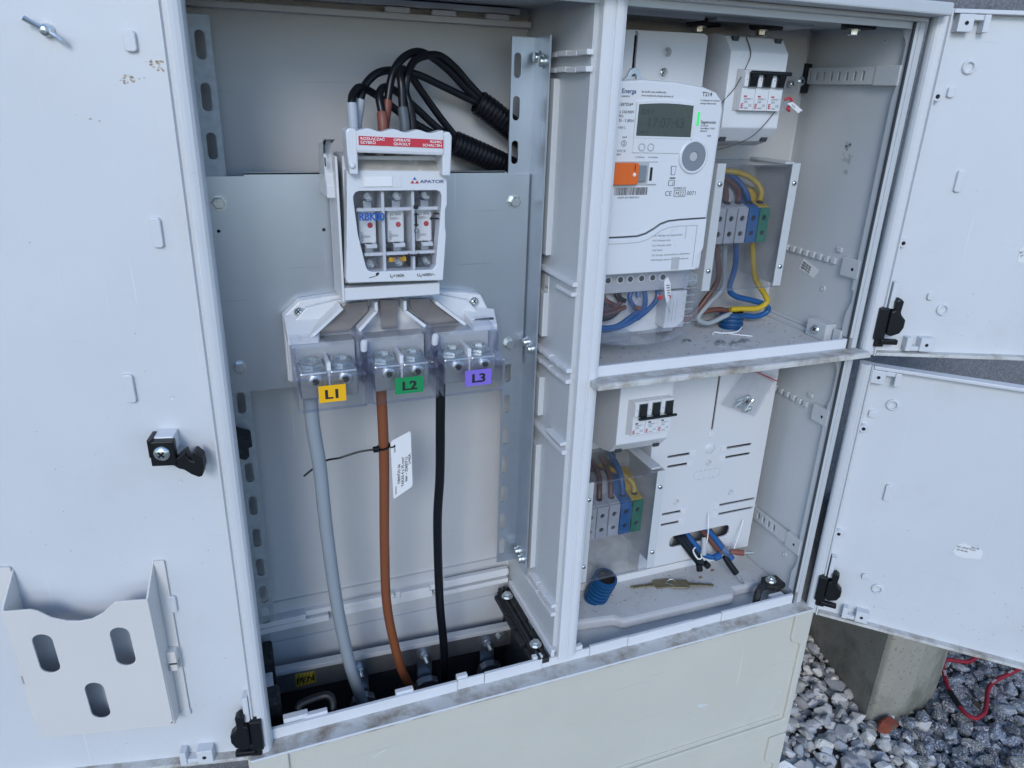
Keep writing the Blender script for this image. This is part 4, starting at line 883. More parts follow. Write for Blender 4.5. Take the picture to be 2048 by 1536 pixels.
T('T214', 4.2, 509.5, 704, 'CENTER', .02); T('Urządzenie do pomiaru', 1.8, 502, 699); T('energii elektrycznej', 1.8, 502, 696)
T('253870249', 3.0, 401, 692); T('3 x 230/400V', 2.6, 402, 685); T('50Hz', 2.6, 402, 681); T('0,25 - 5 (80)A', 2.6, 402, 676.6); T('-25 / +70°C', 2.4, 397, 669.5)
T('varh', 2.3, 410.5, 660.5); T('2', 3.4, 413.2, 653.6, 'CENTER'); MB().plate(circ(413.2, 655.2, 3.1, 20), [circ(413.2, 655.2, 2.7, 20)], 'y', 24.6, 25).build('symbol', 'inkgrey', em)
T('OVC III', 2.3, 405.5, 646.5); T('6kV', 2.3, 405.5, 643); MB().plate([(398, 642), (403, 642), (403, 649), (398, 649)], [[(398.5, 642.5), (402.5, 642.5), (402.5, 648.5), (398.5, 648.5)]], 'y', 24.6, 25).build('symbol', 'inkgrey', em)
T('Sagemcom', 3.2, 505.5, 676.4, 'LEFT', .02); T('LIS Green', 1.7, 506, 673.4); T('Rueil-Malm. 92500', 1.7, 506, 670.6); T('FRANCE', 1.7, 506, 667.8); T('2022', 1.7, 516, 663)
T('1,0 Wh/imp', 1.7, 428, 640.5); T('1,0 varh/imp', 1.7, 444, 640.5)
b = MB(); rs = random.Random(1); x = 407
while x < 446: w_ = rs.choice((.5, .8, 1.2)); b.box(x, x + w_, 24.6, 24.9, 602, 610); x += w_ + rs.choice((.5, .7, 1.0))
b.build('barcode', 'inkgrey', em); T('IND09-20110003-23-0', 2, 411, 598.4)
T('CE', 5, 470, 600.5, 'LEFT', .0); T('M22', 4.4, 483.5, 600.4, 'LEFT', .0); T('0071', 4.4, 498.5, 600.6, 'LEFT', .0); T('202200836 ON', 1.8, 480, 607.6)
MB().plate([(481.5, 599), (496.5, 599), (496.5, 606.5), (481.5, 606.5)], [[(482, 599.5), (496, 599.5), (496, 606), (482, 606)]], 'y', 24.6, 25).build('symbol', 'inkgrey', em)
b = MB(); b.prism([(474, 632), (481, 632), (480, 622.5), (475, 622.5)], 'y', 24.7, 24.9).build('symbol', 'inkgrey', em)
MB().plate([(474.8, 631.4), (480.2, 631.4), (479.4, 623.1), (475.6, 623.1)], [], 'y', 24.5, 24.7).build('symbol', 'whiteclean', em); T('x', 8, 474.6, 624, 'LEFT'); MB().box(474, 481, 24.6, 24.9, 618.5, 620).build('symbol', 'inkgrey', em)
MB().plate([(473, 611), (481, 611), (481, 617), (473, 617)], [[(473.5, 611.5), (480.5, 611.5), (480.5, 616.5), (473.5, 616.5)]], 'y', 24.6, 25).build('symbol', 'inkgrey', em); T('i', 4, 478, 611.9)
# terminal zone behind the clear terminal cover
tz = MB().box(372, 527, 42, 83, 488, 516).build('terminal_strip', 'termgrey', em, bevel=1)
for x in (388, 403, 417, 433, 446, 461, 476, 490):
    r_ = MB().lathe((x, 42, 504), (0, -1, 0), [(5, -.4), (4.9, .8), (3.9, 1)], 18).build('terminal_ring', 'white', em, smooth=True); MB().cyl((x, 41.4, 504), (x, 40.6, 504), 3.3, 16).build('terminal_hole', 'dark', em)
MB().box(372, 527, 60, 83.4, 432, 488).build('terminal_base', 'white', em, bevel=1)
MB().box(498, 526, 40, 60, 440, 486).build('terminal_side', 'white', em, bevel=1)
for i, (m_, pts) in enumerate((('brownwire', [(388, 56, 492), (392, 52, 476), (410, 50, 468), (440, 52, 470), (440, 58, 490)]), ('brownwire', [(376, 50, 474), (395, 46, 464), (420, 46, 462), (448, 50, 468)]), ('cable', [(372, 50, 468), (395, 44, 458), (425, 46, 458), (445, 54, 466)]), ('bluewire', [(372, 48, 458), (400, 42, 450), (430, 40, 448), (452, 42, 458), (468, 46, 466)]), ('bluewire', [(372, 48, 452), (400, 40, 446), (432, 40, 446), (460, 42, 456), (474, 48, 470), (474, 56, 492)]), ('bluewire', [(455, 50, 490), (452, 48, 478), (460, 46, 466)]), ('bluewire', [(463, 50, 492), (462, 46, 480)]), ('copper', [(455, 40, 470), (462, 39, 468)]), ('cable', [(402, 54, 492), (404, 50, 480), (420, 48, 474)]), ('brownwire', [(417, 54, 492), (419, 50, 480), (432, 48, 472)]), ('cable', [(433, 54, 492), (436, 50, 482), (446, 48, 476)]), ('bluewire', [(490, 54, 492), (490, 48, 478), (480, 46, 466), (462, 44, 454)]))):
    MB().tube(pts, 3.0 if m_ != 'copper' else 2.6, 8, 6).build('wire', m_, em, smooth=True)
for x in (416, 452): MB().plate([(x - 10, 468), (x - 4, 462), (x + 8, 464), (x + 12, 468), (x + 11, 480), (x + 6, 484), (x + 2, 476), (x - 2, 474), (x - 2, 480), (x - 6, 482), (x - 12, 474)], [], 'y', 33, 34.2).build('guide', 'clearblue', em)
edge = [(372, 440), (402, 436), (440, 430), (470, 429), (500, 433), (516, 440), (525, 448), (529, 458), (529, 490), (521, 504), (510, 512), (508, 516), (372, 516)]
tc_ = MB().prism(edge, 'y', 18.6, 20).build('terminal_cover', 'clear', em)
q = MB()
for (x0, z0), (x1, z1) in zip(edge[:9], edge[1:9]): q.hexa([(x0, 18.4, z0), (x1, 18.4, z1), (x0, 62, z0), (x1, 62, z1), (x0, 18.4, z0 + 1.6), (x1, 18.4, z1 + 1.6), (x0, 62, z0 + 1.6), (x1, 62, z1 + 1.6)])
q.box(528, 529.4, 19, 62, 458, 490); q.build('cover_edge', 'clearedge', tc_)
MB().box(404, 440, 17, 30, 436, 448).build('cover_tab', 'clearedge', tc_, bevel=.5)
MB().lathe((514, 20, 506), (0, -1, .2), [(8, -3), (8.5, 3), (7, 5), (4, 5), (3, 2)], 18).build('cover_boss', 'clearedge', tc_, smooth=True)
b = MB()
for k in range(7):
    for j in range(4): b.box(506 + j * 4, 508.6 + j * 4, 17.9, 18.6, 452 + k * 8.5, 453 + k * 8.5)
for k in range(4): b.box(484 + k * 4.6, 484.5 + k * 4.6, 17.9, 18.6, 456, 482)
b.build('cover_print', 'gasket', tc_)
sd_ = thing('seal_tag', 'white lead seal tag with red seal on the meter terminal cover', 'seal', (478, 16, 482))
q = MB().prism([(474, 506), (479, 511), (484, 503), (487, 486), (482, 480), (478, 488)], 'y', 14, 14.8); q.v = [(x, y + (x - 478) * .15, z) for x, y, z in q.v]; q.build('paper_tag', 'paper', sd_)
for k in range(5): MB().box(477.6 + k * .9, 482 + k * .6, 13.2 + k * .1, 13.8, 501 - k * 3, 502 - k * 3).build('print_line', 'inkgrey', sd_)
for x in (473, 484): MB().lathe((x, 18, 487), (0, -1, 0), [(5.4, 0), (5.4, 3.4), (4, 4.2)], 16).build('seal_body', 'clear', sd_, smooth=True); MB().lathe((x, 17.6, 487), (0, -1, 0), [(3, 0), (2.8, 2.6)], 14).build('seal_core', 'inkred', sd_)
MB().tube([(480, 15.5, 484), (483, 14, 476), (488, 15, 468)], .4, 5, 4).build('seal_wire', 'galv', sd_)

# ------------------------------------------------------------------ breaker boxes
def breaker_box(x0, x1, yf, yb, z0, z1, up, bx0, bx1, bz0, bz1, label, lower):
    t = thing('breaker_box', label, 'breaker box', ((x0 + x1) / 2, (yf + yb) / 2, z0), 'breaker boxes')
    MB().prism([(yb, z0 - 6), (yf + 34, z0 - 6), (yf + 14, z0), (yf, z0 + 16), (yf, z1 - 16), (yf + 14, z1), (yf + 34, z1 + 4), (yb, z1 + 4)], 'x', x0, x1).build('enclosure', 'whiteclean', t, bevel=1.2)
    for x in (x0 + 6, x1 - 14):
        for z, s in ((z0 + 2, -1), (z1 - 3, 1)): MB().hexa([(x, yf + 9, z - 2), (x + 8, yf + 9, z - 2), (x, yf + 12, z - 2), (x + 8, yf + 12, z - 2), (x, yf + 7, z + 3), (x + 8, yf + 7, z + 3), (x, yf + 12, z + 3), (x + 8, yf + 12, z + 3)]).build('notch', 'dark', t)
    MB().box(bx0 - 4, bx1, yf - .3, yf + 6, bz0 - 1, bz1 + 1).build('cutout', 'gasket', t)
    w = (bx1 - bx0) / 3
    for k in range(3):
        a = bx0 + k * w; c = MB().prism([(yf + 4, bz0), (yf - 8, bz0), (yf - 8, bz0 + (bz1 - bz0) * .56), (yf - 11, bz0 + (bz1 - bz0) * .6), (yf - 11, bz1 - 3), (yf - 8, bz1), (yf + 4, bz1)], 'x', a + .25, a + w - .25).build('breaker', 'whiteclean', t, bevel=.5)
        H = bz1 - bz0; tz0 = bz0 + H * .58; tz1 = bz1 - 2
        MB().box(a + 5.4, a + w - 1.2, yf - 11.4, yf - 10.7, tz0, tz1).build('toggle_slot', 'dark', c)
        MB().lathe((a + 3.2, yf - 11, (tz0 + tz1) / 2), (0, -1, 0), [(.9, 0), (.8, .4)], 8).build('mark_dot', 'gasket', c)
        if up: tp = [(yf - 10, tz0), (yf - 12.5, tz0 + 2), (yf - 15, tz1 - 4), (yf - 15, tz1 - 1), (yf - 10, tz1 - 1)]
        else: tp = [(yf - 10, tz1), (yf - 12.5, tz1 - 2), (yf - 15, tz0 + 3), (yf - 15, tz0), (yf - 10, tz0)]
        MB().prism(tp, 'x', a + 7.2, a + w - 3).build('toggle', 'black', c, bevel=.6)
        pz = bz0 + H * .34
        MB().box(a + 4.2, a + 8, yf - 8.4, yf - 7.9, pz, pz + 1.6).build('flag', 'inkred' if up else 'inkblack', c)
        text('ETIMAT 1', 2.0, 'inkgrey', c, (a + 4.6, yf - 8.3, pz - 3)); text('25A' if up else '20A', 2.3, 'inkgrey', c, (a + 4.6, yf - 8.3, pz - 6.2))
        text('E', 5, 'inkred', c, (a + 1, yf - 8.3, bz0 + 2.6), bold=.03); text('CE', 2.6, 'inkgrey', c, (a + 11.5, yf - 8.3, bz0 + 4.5)); text('10000', 1.6, 'inkgrey', c, (a + 5.6, yf - 8.3, bz0 + 2))
    hz = (bz1 - 6, bz1 - .5) if up else (bz0 + (bz1 - bz0) * .58 - 4, bz0 + (bz1 - bz0) * .58 + .5)
    MB().box(bx0 + 4, bx1 + 3, yf - 17, yf - 13, hz[0] + 1, hz[1]).build('toggle_bar', 'black', t, bevel=1.6)
    return t
breaker_box(563, 643, 65, 149.8, 655, 768, True, 578, 636, 690, 733, 'white breaker box beside the meter with black toggle bar raised', False)
breaker_box(444, 520, 35, 124.8, 276, 392, False, 460, 516, 306, 352, 'white breaker box under the shelf with black toggle bar down', True)
# seal with wire and red ring on the upper breaker box
s2 = thing('seal_tag', 'small lead seal with red ring on the upper breaker box', 'seal', (643, 50, 694))
MB().lathe((642, 56, 697), (-.1, -1, .2), [(7, -3), (7, 3), (5.5, 4.5), (3, 4.5)], 18).build('seal_body', 'clear', s2, smooth=True)
MB().tube([(637, 53, 703), (643, 51, 705), (646, 50, 699), (640, 50, 694), (645, 51, 691)], 1.5, 8, 5).build('seal_core', 'inkred', s2, smooth=True)
q = MB().prism([(636, 699), (643, 701), (660, 692), (654, 689)], 'y', 46, 46.8).build('paper_tag', 'paper', s2); text('06381', 1.9, 'inkgrey', s2, (642, 45.8, 697.2), (.88, 0, -.47), (.47, 0, .88))
MB().tube([(656, 46, 691), (662, 45, 689), (666, 45, 687)], .4, 5, 4).build('seal_wire', 'galv', s2)
MB().tube([(590, 78, 768), (588, 63, 750), (582, 62, 733), (572, 62, 714), (562, 66, 700), (545, 66, 680)], .55, 6, 6).build('seal_wire', 'dark', s2)
MB().tube([(632, 60, 690), (620, 60, 676), (606, 62, 662), (590, 70, 652), (560, 70, 645), (540, 66, 644)], .55, 6, 6).build('seal_wire', 'dark', s2)
wh = thing('screw_cover', 'tiny clear screw cap on the upper beige board edge', 'cap', (722, 146, 722))
MB().prism([(708, 712), (722, 734), (732, 728), (730, 712)], 'y', 143, 149.6).build('cap', 'clear', wh, bevel=.6); screw(wh, (722, 146, 722), (0, -1, 0), 4.4, 4)

# ------------------------------------------------------------------ terminal boxes with clear covers
def terminal_box(x0, x1, yf, yb, z0, z1, tx0, tyf, tz0, tz1, tw, label, lower):
    t = thing('terminal_box', label, 'terminal box', ((x0 + x1) / 2, (yf + yb) / 2, z0), 'terminal boxes')
    MB().box(x1 - 2, x1, yf, yb, z0, z1).build('side_wall', 'shell', t, bevel=.3); MB().box(x0, x0 + 2, yf, yb, z0, z1).build('side_wall', 'shell', t, bevel=.3)
    for a, c in ((x0, x0 + 12), (x1 - 12, x1)): MB().box(a, c, yf - 1.4, yf, z0, z1).build('flange', 'shell', t, bevel=.3)
    MB().box(x0 + 12, x1 - 12, yb - 1.5, yb - .2, z0 + 4, z0 + 30).build('base_strip', 'beige', t)
    MB().box(x1 - 16, x1 - 2, yf + 8, yb, z1 - 2, z1 + 1).build('top_lip', 'shell', t, bevel=.4)
    for x in (x0 + 6, x1 - 6):
        for z in (z1 - 24, z0 + 26): screw(t, (x, yf - 1.4, z), (0, -1, 0), 3.4, 2.6)
    for x, z in ((x1 - 34, z1 - 20), (x1 - 40, z0 + 36)): screw(t, (x, yb - .2, z), (0, -1, 0), 5, 3)
    MB().box(x0 + 2, x1 - 2, yf + .2, yf + 1.6, z0 - 2, z1 - 2).build('clear_front', 'smoky', t)
    MB().box(x0 + 2, x1 - 2, yf + 1.6, yb - 1, z1 - 3.4, z1 - 2.2).build('clear_top', 'smoky', t)
    for a in (z0 - 2, z1 - 3.8): MB().box(x0 + 2, x1 - 2, yf - .3, yf + 2, a, a + 2).build('clear_edge', 'clearedge', t)
    MB().box(x0 + 2, x1 - 2, yb - 3, yb - 1, z1 - 3.8, z1 - 1.8).build('clear_edge', 'clearedge', t)
    for k in range(5):
        a = tx0 + k * tw; m_ = ('termgrey', 'termgrey', 'termgrey', 'termblue', 'termyellow')[k]
        H = tz1 - tz0
        o = MB().prism([(tyf + 3, tz0), (yb - 6, tz0 - 2), (yb - 6, tz1 + 26), (tyf + 34, tz1 + 22), (tyf + 22, tz1 + 8), (tyf + 3, tz1 + 3)], 'x', a + .3, a + tw - .3).build('terminal', m_, t, bevel=.8)
        fm = 'termgreen' if k == 4 else m_
        MB().plate([(a + 1, tz0), (a + tw - 1, tz0), (a + tw - 1, tz1 + 2), (a + 1, tz1 + 2)], [circ(a + tw / 2, tz0 + H * .28, 3.5, 14), circ(a + tw / 2, tz0 + H * .74, 3.5, 14)], 'y', tyf, tyf + 3.2).build('terminal_face', fm, o, bevel=.3)
        for f in (.28, .74): MB().cyl((a + tw / 2, tyf + 2.9, tz0 + H * f), (a + tw / 2, tyf + 2.4, tz0 + H * f), 3.9, 12).build('terminal_hole', 'hole', o)
        MB().cyl((a + tw / 2, tyf + 13, tz1 + 6), (a + tw / 2, tyf + 13, tz1 + 8.2), 4.2, 14).build('wire_entry', 'hole', o)
    MB().box(tx0 - 6, tx0 + 5 * tw + 10, yb - 6, yb - 1, tz0 + 4, tz1 + 6).build('din_rail', 'galv', t)
    return t
terminal_box(569, 693, 72, 149.8, 474, 630, 586, 86, 530, 572, 17, 'terminal box with clear cover beside the electricity meter', False)
terminal_box(406, 524, 37, 124.8, 90, 243, 424, 64, 134, 182, 18.2, 'terminal box with clear cover under the lower breaker box', True)
def wires(prefix, specs):
    for m_, pts, r, lab_ in specs: tag(MB().tube(pts, r, 10, 8).build('wire', m_, smooth=True), lab_, 'wire', prefix)
wires('wires of the upper bay', (
 ('brownwire', [(603, 102, 534), (616, 105, 498), (621, 110, 473), (607, 112, 449), (589, 110, 430), (560, 105, 417), (530, 100, 413)], 3.8, 'dark brown wire curving down behind the meter terminal cover'),
 ('greywire', [(621, 106, 534), (630, 111, 496), (635, 114, 464), (618, 115, 444), (601, 114, 424), (617, 111, 416), (641, 110, 424), (653, 112, 426)], 3.6, 'light grey wire looping at the back of the shelf'),
 ('bluewire', [(635, 102, 534), (644, 106, 496), (643, 110, 464), (657, 113, 451), (685, 115, 443), (713, 118, 434), (723, 119, 424), (707, 121, 416), (677, 121, 420), (656, 116, 426)], 3.9, 'blue wire bending right from the upper terminal box'),
 ('yellowwire', [(661, 102, 534), (673, 105, 495), (684, 109, 473), (705, 110, 450), (710, 110, 439), (696, 111, 431), (672, 112, 432), (652, 113, 432)], 3.9, 'yellow green wire dropping from the upper terminal box'),
 ('brownwire', [(540, 116, 412), (575, 118, 422), (610, 119, 430), (640, 120, 431), (656, 119, 426)], 3.8, 'dark brown wire running along the shelf back into the conduit stub'),
 ('brownwire', [(609, 100, 580), (612, 104, 588), (616, 114, 597), (618, 128, 602), (618, 150, 605)], 3.7, 'leftmost brown jumper wire on top of the upper terminals'),
 ('brownwire', [(628, 100, 580), (632, 104, 588), (632, 114, 597), (628, 128, 604), (624, 150, 606)], 3.7, 'second brown jumper wire on top of the upper terminals'),
 ('bluewire', [(645, 100, 580), (645, 106, 589), (640, 115, 601), (632, 127, 609), (622, 150, 610)], 3.8, 'blue jumper wire on top of the upper terminals'),
 ('yellowwire', [(662, 100, 580), (667, 105, 592), (658, 111, 605), (641, 119, 613), (624, 130, 615), (612, 150, 614)], 3.8, 'yellow jumper wire on top of the upper terminals')))
wires('wires of the lower bay', (
 ('brownwire', [(433, 77, 190), (436, 84, 200), (442, 100, 212), (446, 128, 220)], 3.7, 'leftmost brown wire rising from the lower terminals'),
 ('brownwire', [(451, 77, 190), (454, 84, 202), (460, 100, 214), (462, 128, 222)], 3.7, 'middle brown wire rising from the lower terminals'),
 ('brownwire', [(469, 77, 190), (471, 84, 204), (475, 100, 216), (476, 128, 226)], 3.7, 'rightmost brown wire rising from the lower terminals'),
 ('bluewire', [(487.5, 77, 190), (488, 82, 204), (488, 96, 220), (488, 128, 232)], 4.2, 'straight blue wire rising from the lower terminals'),
 ('yellowwire', [(506, 77, 190), (506, 82, 200), (500, 92, 208), (488, 106, 212), (478, 128, 212)], 3.8, 'yellow wire arching from the lower green terminal')))
# blue corrugated conduit stubs
o = conduit([(660, 118, 428), (660, 118, 418), (660, 117, 404)], 17, 6.5, 'blueconduit', 'conduit', 22); tag(o, 'blue conduit stub with wires at the back of the shelf', 'conduit', 'blue conduit stubs')
MB().lathe((660, 118, 423), (0, 0, 1), [(14, 0), (13, 3), (6, 5)], 12).build('filling', 'blackdusty', o)
o = conduit([(477, 82, 52), (476, 86, 40), (473, 92, 22), (470, 97, 3)], 17.8, 7.4, 'blueconduit', 'conduit', 24, .26); tag(o, 'blue corrugated conduit stub leaning on the lower floor', 'conduit', 'blue conduit stubs')
MB().lathe((476.5, 83, 47), (0, -.2, 1), [(15, 0), (14, 1)], 16).build('filling', 'hole', o)

# ------------------------------------------------------------------ lower meter board with slots
mbl = thing('meter_board', 'white slotted meter board with loose wire ends in the lower bay', 'board', (640, 105, 43), 'meter boards')
H = [[(631, 262), (634.5, 262), (634, 392), (630.5, 392)], rrect(585, 693, 72, 92, 8, 5)]
for z, a, c in ((229, 563, 600), (213, 565, 598), (134, 566, 598), (116, 566, 597)): H.append([(a, z - 2), (c, z - 2), (c, z + 2), (a, z + 2)])
for z, a, c in ((228, 664, 708), (212.5, 664, 708), (131, 667, 732), (115, 668, 732)): H.append([(a, z - 2), (c, z - 2), (c, z + 2), (a, z + 2)])
for x, z, r_ in ((634, 231, 0), (636, 208, 4), (588, 151, 4), (684, 150, 4)):
    if r_: H.append(circ(x, z, r_ + .6, 16)); MB().lathe((x, 90, z), (0, 1, 0), [(5.6, -.5), (4.4, -.4), (3.8, 1), (3.4, 6), (.3, 6)], 16, False).build('screw_cup', 'board', mbl, smooth=True)
MB().plate([(535, 43), (735, 43), (735, 398), (535, 398)], H, 'y', 90, 93).build('board_face', 'board', mbl, bevel=.4)
for x0, x1, z0, z1 in ((535, 538, 43, 398), (732, 735, 43, 398), (538, 732, 43, 46)): MB().box(x0, x1, 93, 124.8, z0, z1).build('board_rim', 'board', mbl)
MB().lathe((634, 90.2, 232), (0, -1, 0), [(9, 0), (8, 1.2), (5, 2), (.5, 2.2)], 20).build('stop_boss', 'board', mbl, smooth=True)
for x, z in ((604, 229), (602, 213), (602, 134), (601, 116), (658, 228), (658, 212.5), (660, 131), (661, 115), (632.5, 255)): MB().box(x - 5, x + 5, 88.8, 90.4, z - 4.5, z + 4.5).build('slot_pocket', 'white', mbl, bevel=.6)
b = MB(); ov_ = rrect(612, 658, 183, 197, 6.5, 6)
for i in range(0, len(ov_)):
    if i % 2 == 0:
        (x0, z0), (x1, z1) = ov_[i], ov_[(i + 1) % len(ov_)]
        if abs(x1 - x0) > 12:
            for k in range(4): xa = lerp(x0, x1, (k + .15) / 4); xb = lerp(x0, x1, (k + .75) / 4); b.box(min(xa, xb), max(xa, xb), 89.6, 90.1, z0 - .35, z0 + .35)
        else: b.hexa([(x0, 89.6, z0), (x1, 89.6, z1), (x0, 90.1, z0), (x1, 90.1, z1), (x0, 89.6, z0 + .7), (x1, 89.6, z1 + .7), (x0, 90.1, z0 + .7), (x1, 90.1, z1 + .7)])
b.build('knockout_mark', 'gasket', mbl)
MB().box(596, 604, 108, 112, 60, 100).build('rear_wall_strip', 'gasket', mbl)
# loose wires with ferrules coming out of the opening
lw = thing('wire_bundle', 'bundle of black wires with clear end caps in the board opening', 'wires', (625, 75, 40))
for dx, dz in ((0, 0), (7, 3), (3, -6), (12, 0)): MB().tube([(598 + dx, 112, 88 + dz * .4), (604 + dx, 96, 82 + dz * .3), (616 + dx * .6, 84, 66 + dz * .5), (627 + dx * .5, 76, 52 + dz * .5), (632 + dx * .5, 72, 44 + dz * .5)], 4, 8, 6).build('wire', 'cable', lw, smooth=True)
for p, e_ in (((630, 71, 46), (632, 66, 26)), ((640, 71, 46), (652, 66, 34))):
    MB().tube([p, ((p[0] + e_[0]) / 2, (p[1] + e_[1]) / 2, (p[2] + e_[2]) / 2)], 5, 10, 0).build('cap_base', 'black', lw); MB().tube([((p[0] + e_[0]) / 2, (p[1] + e_[1]) / 2, (p[2] + e_[2]) / 2), e_], 3.2, 10, 0).build('end_cap', 'clear', lw); MB().cyl(e_, (e_[0] + .4, e_[1] - .4, e_[2] - 1.4), 2.6, 8).build('strand', 'copper', lw)
MB().tube([(621, 73, 64), (625, 69, 58), (632, 70, 58), (634, 78, 63), (628, 82, 69), (621, 78, 68), (621, 73, 64)], 1.2, 6, 4).build('tie', 'inkwhite', lw, smooth=True)
MB().tube([(637, 76, 66), (640, 74, 78), (642, 76, 98), (644, 84, 124)], .8, 6, 5).build('tie_tail', 'inkwhite', lw, smooth=True)
lb_ = thing('wire_bundle', 'bundle of blue and brown wires with metal ferrules in the board opening', 'wires', (670, 70, 40))
MB().tube([(616, 108, 90), (622, 94, 82), (632, 82, 68), (640, 76, 58), (652, 70, 54), (662, 69, 56)], 4, 8, 6).build('wire', 'bluewire', lb_, smooth=True)
MB().tube([(654, 68, 54), (664, 67, 57)], 5.6, 10, 0).build('ferrule_sleeve', 'bluewire', lb_)
MB().tube([(652, 104, 92), (658, 92, 84), (668, 82, 70), (676, 74, 58), (682, 70, 50)], 4.2, 8, 6).build('wire', 'bluewire', lb_, smooth=True)
for o_ in (0, 11): MB().tube([(646 + o_, 106, 90), (652 + o_, 92, 80), (662 + o_, 82, 66), (672 + o_, 74, 52)], 4, 8, 6).build('wire', 'brownwire', lb_, smooth=True)
MB().tube([(672, 76, 62), (680, 71, 56), (690, 72, 50)], 7.5, 10, 4).build('tape', 'clearbag', lb_, smooth=True)
MB().tube([(676, 71, 50), (684, 64, 36), (692, 58, 24)], [4.6, 5, 5.2], 10, 4).build('ferrule_sleeve', 'black', lb_, smooth=True); MB().tube([(692, 58, 24), (702, 50, 8)], 2.3, 10, 0).build('ferrule', 'bolt', lb_)
MB().tube([(686, 72, 56), (698, 68, 54), (706, 66, 53)], 4.8, 10, 4).build('ferrule_sleeve', 'sleevebrown', lb_, smooth=True); MB().tube([(706, 66, 53), (722, 63, 52)], 2.6, 10, 0).build('ferrule', 'bolt', lb_)
MB().tube([(682, 70, 52), (687, 66, 46)], 4.8, 10, 0).build('ferrule_sleeve', 'bluewire', lb_)
MB().tube([(639, 80, 86), (637, 74, 74), (636, 72, 62)], [3.4, 4.2, 4.6], 10, 4).build('ferrule_sleeve', 'gasket', lb_, smooth=True)
MB().tube([(692, 72, 58), (700, 76, 76), (712, 84, 100)], .8, 6, 5).build('tie_tail', 'inkwhite', lb_, smooth=True)
# keys
def key(P, ang, label):
    t = thing('key', label, 'key', (P[0], P[1], 5), 'brass keys on a wire ring'); c, s_ = math.cos(R(ang)), math.sin(R(ang))
    def tr(q, zz): q.v = [(P[0] + x * c - y * s_, P[1] + x * s_ + y * c, zz + z) for x, y, z in q.v]; return q
    tr(MB().prism(rrect(-14, 14, -10, 10, 2.5), 'z', 0, 2.4), P[2]).build('bow', 'brass', t, bevel=.4)
    tr(MB().prism([(14, -4.5), (22, -4.5), (22, -3.5), (50, -3.5), (53, -1), (53, 1), (49, 3), (46, 2.2), (43, 3), (40, 2), (36, 3), (33, 2), (29, 3), (26, 2), (22, 4), (14, 4)], 'z', .2, 2.2), P[2]).build('blade', 'brass', t, bevel=.3)
    tr(MB().box(16, 48, -.8, .8, 2.1, 2.5), P[2]).build('groove', 'grime', t)
    return t
key((584, 92, 5.3), 172, 'brass key pointing left on the lower floor'); key((606, 80, 7.9), -22, 'brass key lying on top of the other key')
rg = [(594 + 8 * math.cos(a), 86 + 6 * math.sin(a), 10.4 + 2 * math.sin(a * 2)) for a in [k * math.pi / 10 for k in range(21)]]
tag(MB().tube(rg, .5, 6, 0).build('key_ring', 'galv', smooth=True), 'thin wire ring joining the two brass keys', 'ring')
# plastic bag with screws hanging on the board
bg_ = thing('plastic_bag', 'clear zip bag of screws hanging at the lower board', 'bag', (690, 84, 300))
rs = random.Random(8); NU, NV = 9, 9; V = []
for side in (0, 1):
    for i in range(NU):
        for j in range(NV):
            u, v = i / (NU - 1), j / (NV - 1); x = 636 + 62 * u + 34 * v - 6 * u * v; z = 304 - 26 * u + 52 * v + 8 * u * v
            bul = 7 * math.sin(math.pi * u) * (1 - v) ** .7 * math.sin(math.pi * min(1, v + .3)) + rs.gauss(0, .9)
            V.append((x, 84 - (bul if side else -1) - 3, z))
F = [(s_ * 81 + i * NV + j, s_ * 81 + (i + 1) * NV + j, s_ * 81 + (i + 1) * NV + j + 1, s_ * 81 + i * NV + j + 1) for s_ in (0, 1) for i in range(NU - 1) for j in range(NV - 1)]
MB().add(V, F).build('film', 'clearbag', bg_, smooth='all')
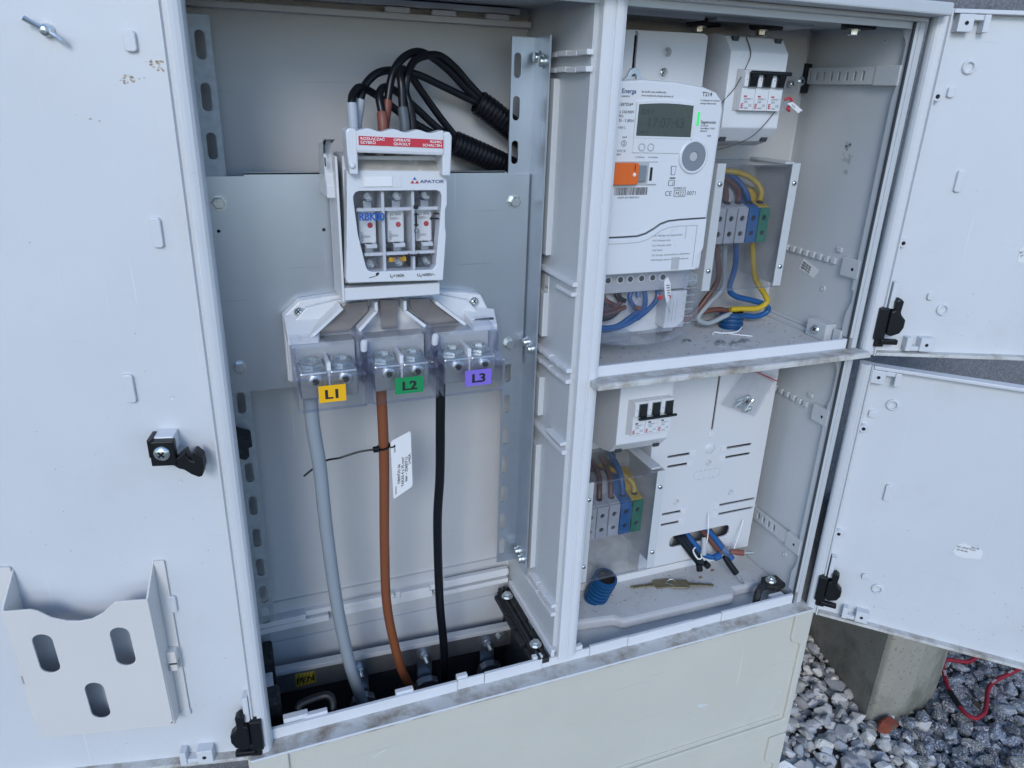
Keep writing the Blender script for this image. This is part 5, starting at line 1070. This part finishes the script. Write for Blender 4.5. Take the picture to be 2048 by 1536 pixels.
MB().tube([(668, 79, 357), (700, 79, 342), (726, 80, 330)], .9, 6, 3).build('zip_line', 'inkred', bg_, smooth=True)
for x, z, a in ((664, 304, 30), (670, 298, -40), (676, 303, 75), (668, 310, 10), (674, 296, -15), (680, 298, 50)):
    c, s_ = math.cos(R(a)), math.sin(R(a)); q = MB(); q.cyl((x - 8 * c, 79, z - 8 * s_), (x + 8 * c, 79, z + 8 * s_), 1.9, 8); q.cyl((x + 8 * c, 79, z + 8 * s_), (x + 11 * c, 79, z + 11 * s_), 3.8, 12); q.build('screw', 'bolt', bg_)
MB().lathe((672, 75, 308), (0, -1, 0), [(4, 0), (4, 2.4), (2, 2.4), (2, 0)], 12).build('nut', 'bolt', bg_)
# loose hardware, chips and a cut tie on the shelf
def nut(x, y, z, r, label): tag(MB().lathe((x, y, z), (0, -.15, 1), [(r, 0), (r, 4.5), (r * .8, 5.2), (r * .45, 5.2), (r * .4, 3)], 18).build('nut', 'bolt', smooth=True), label, 'nut', 'loose hardware on the shelf')
nut(597, 54, 405.2, 6.2, 'largest loose zinc nut lying on the shelf'); nut(612, 46, 405.2, 4.6, 'small loose zinc nut beside the largest one on the shelf')
for x, y, lab_ in ((632, 55, 'thin steel washer lying right of the loose nuts'), (641, 60, 'second steel washer lying right of the loose nuts'), (563, 79, 'steel washer alone below the meter cover')): tag(MB().plate(circ(x, y, 5.4, 20), [circ(x, y, 2.6, 16)], 'z', 405.3, 406.6).build('washer', 'galv'), lab_, 'washer', 'loose hardware on the shelf')
ct = thing('cut_tie', 'cut white cable tie lying in front of the blue conduit stub', 'cable tie', (640, 90, 405.5))
MB().tube([(612, 92, 406.5), (618, 96, 407.5), (630, 92, 406.5), (648, 88, 408), (664, 98, 410)], 1, 6, 6).build('strap', 'inkwhite', ct, smooth=True); MB().tube([(630, 94, 406.5), (648, 78, 406.5), (660, 70, 406.4)], .9, 6, 5).build('strap', 'inkwhite', ct, smooth=True)
# strip internal flags
for o in bpy.data.objects:
    if '_local' in o: del o['_local']
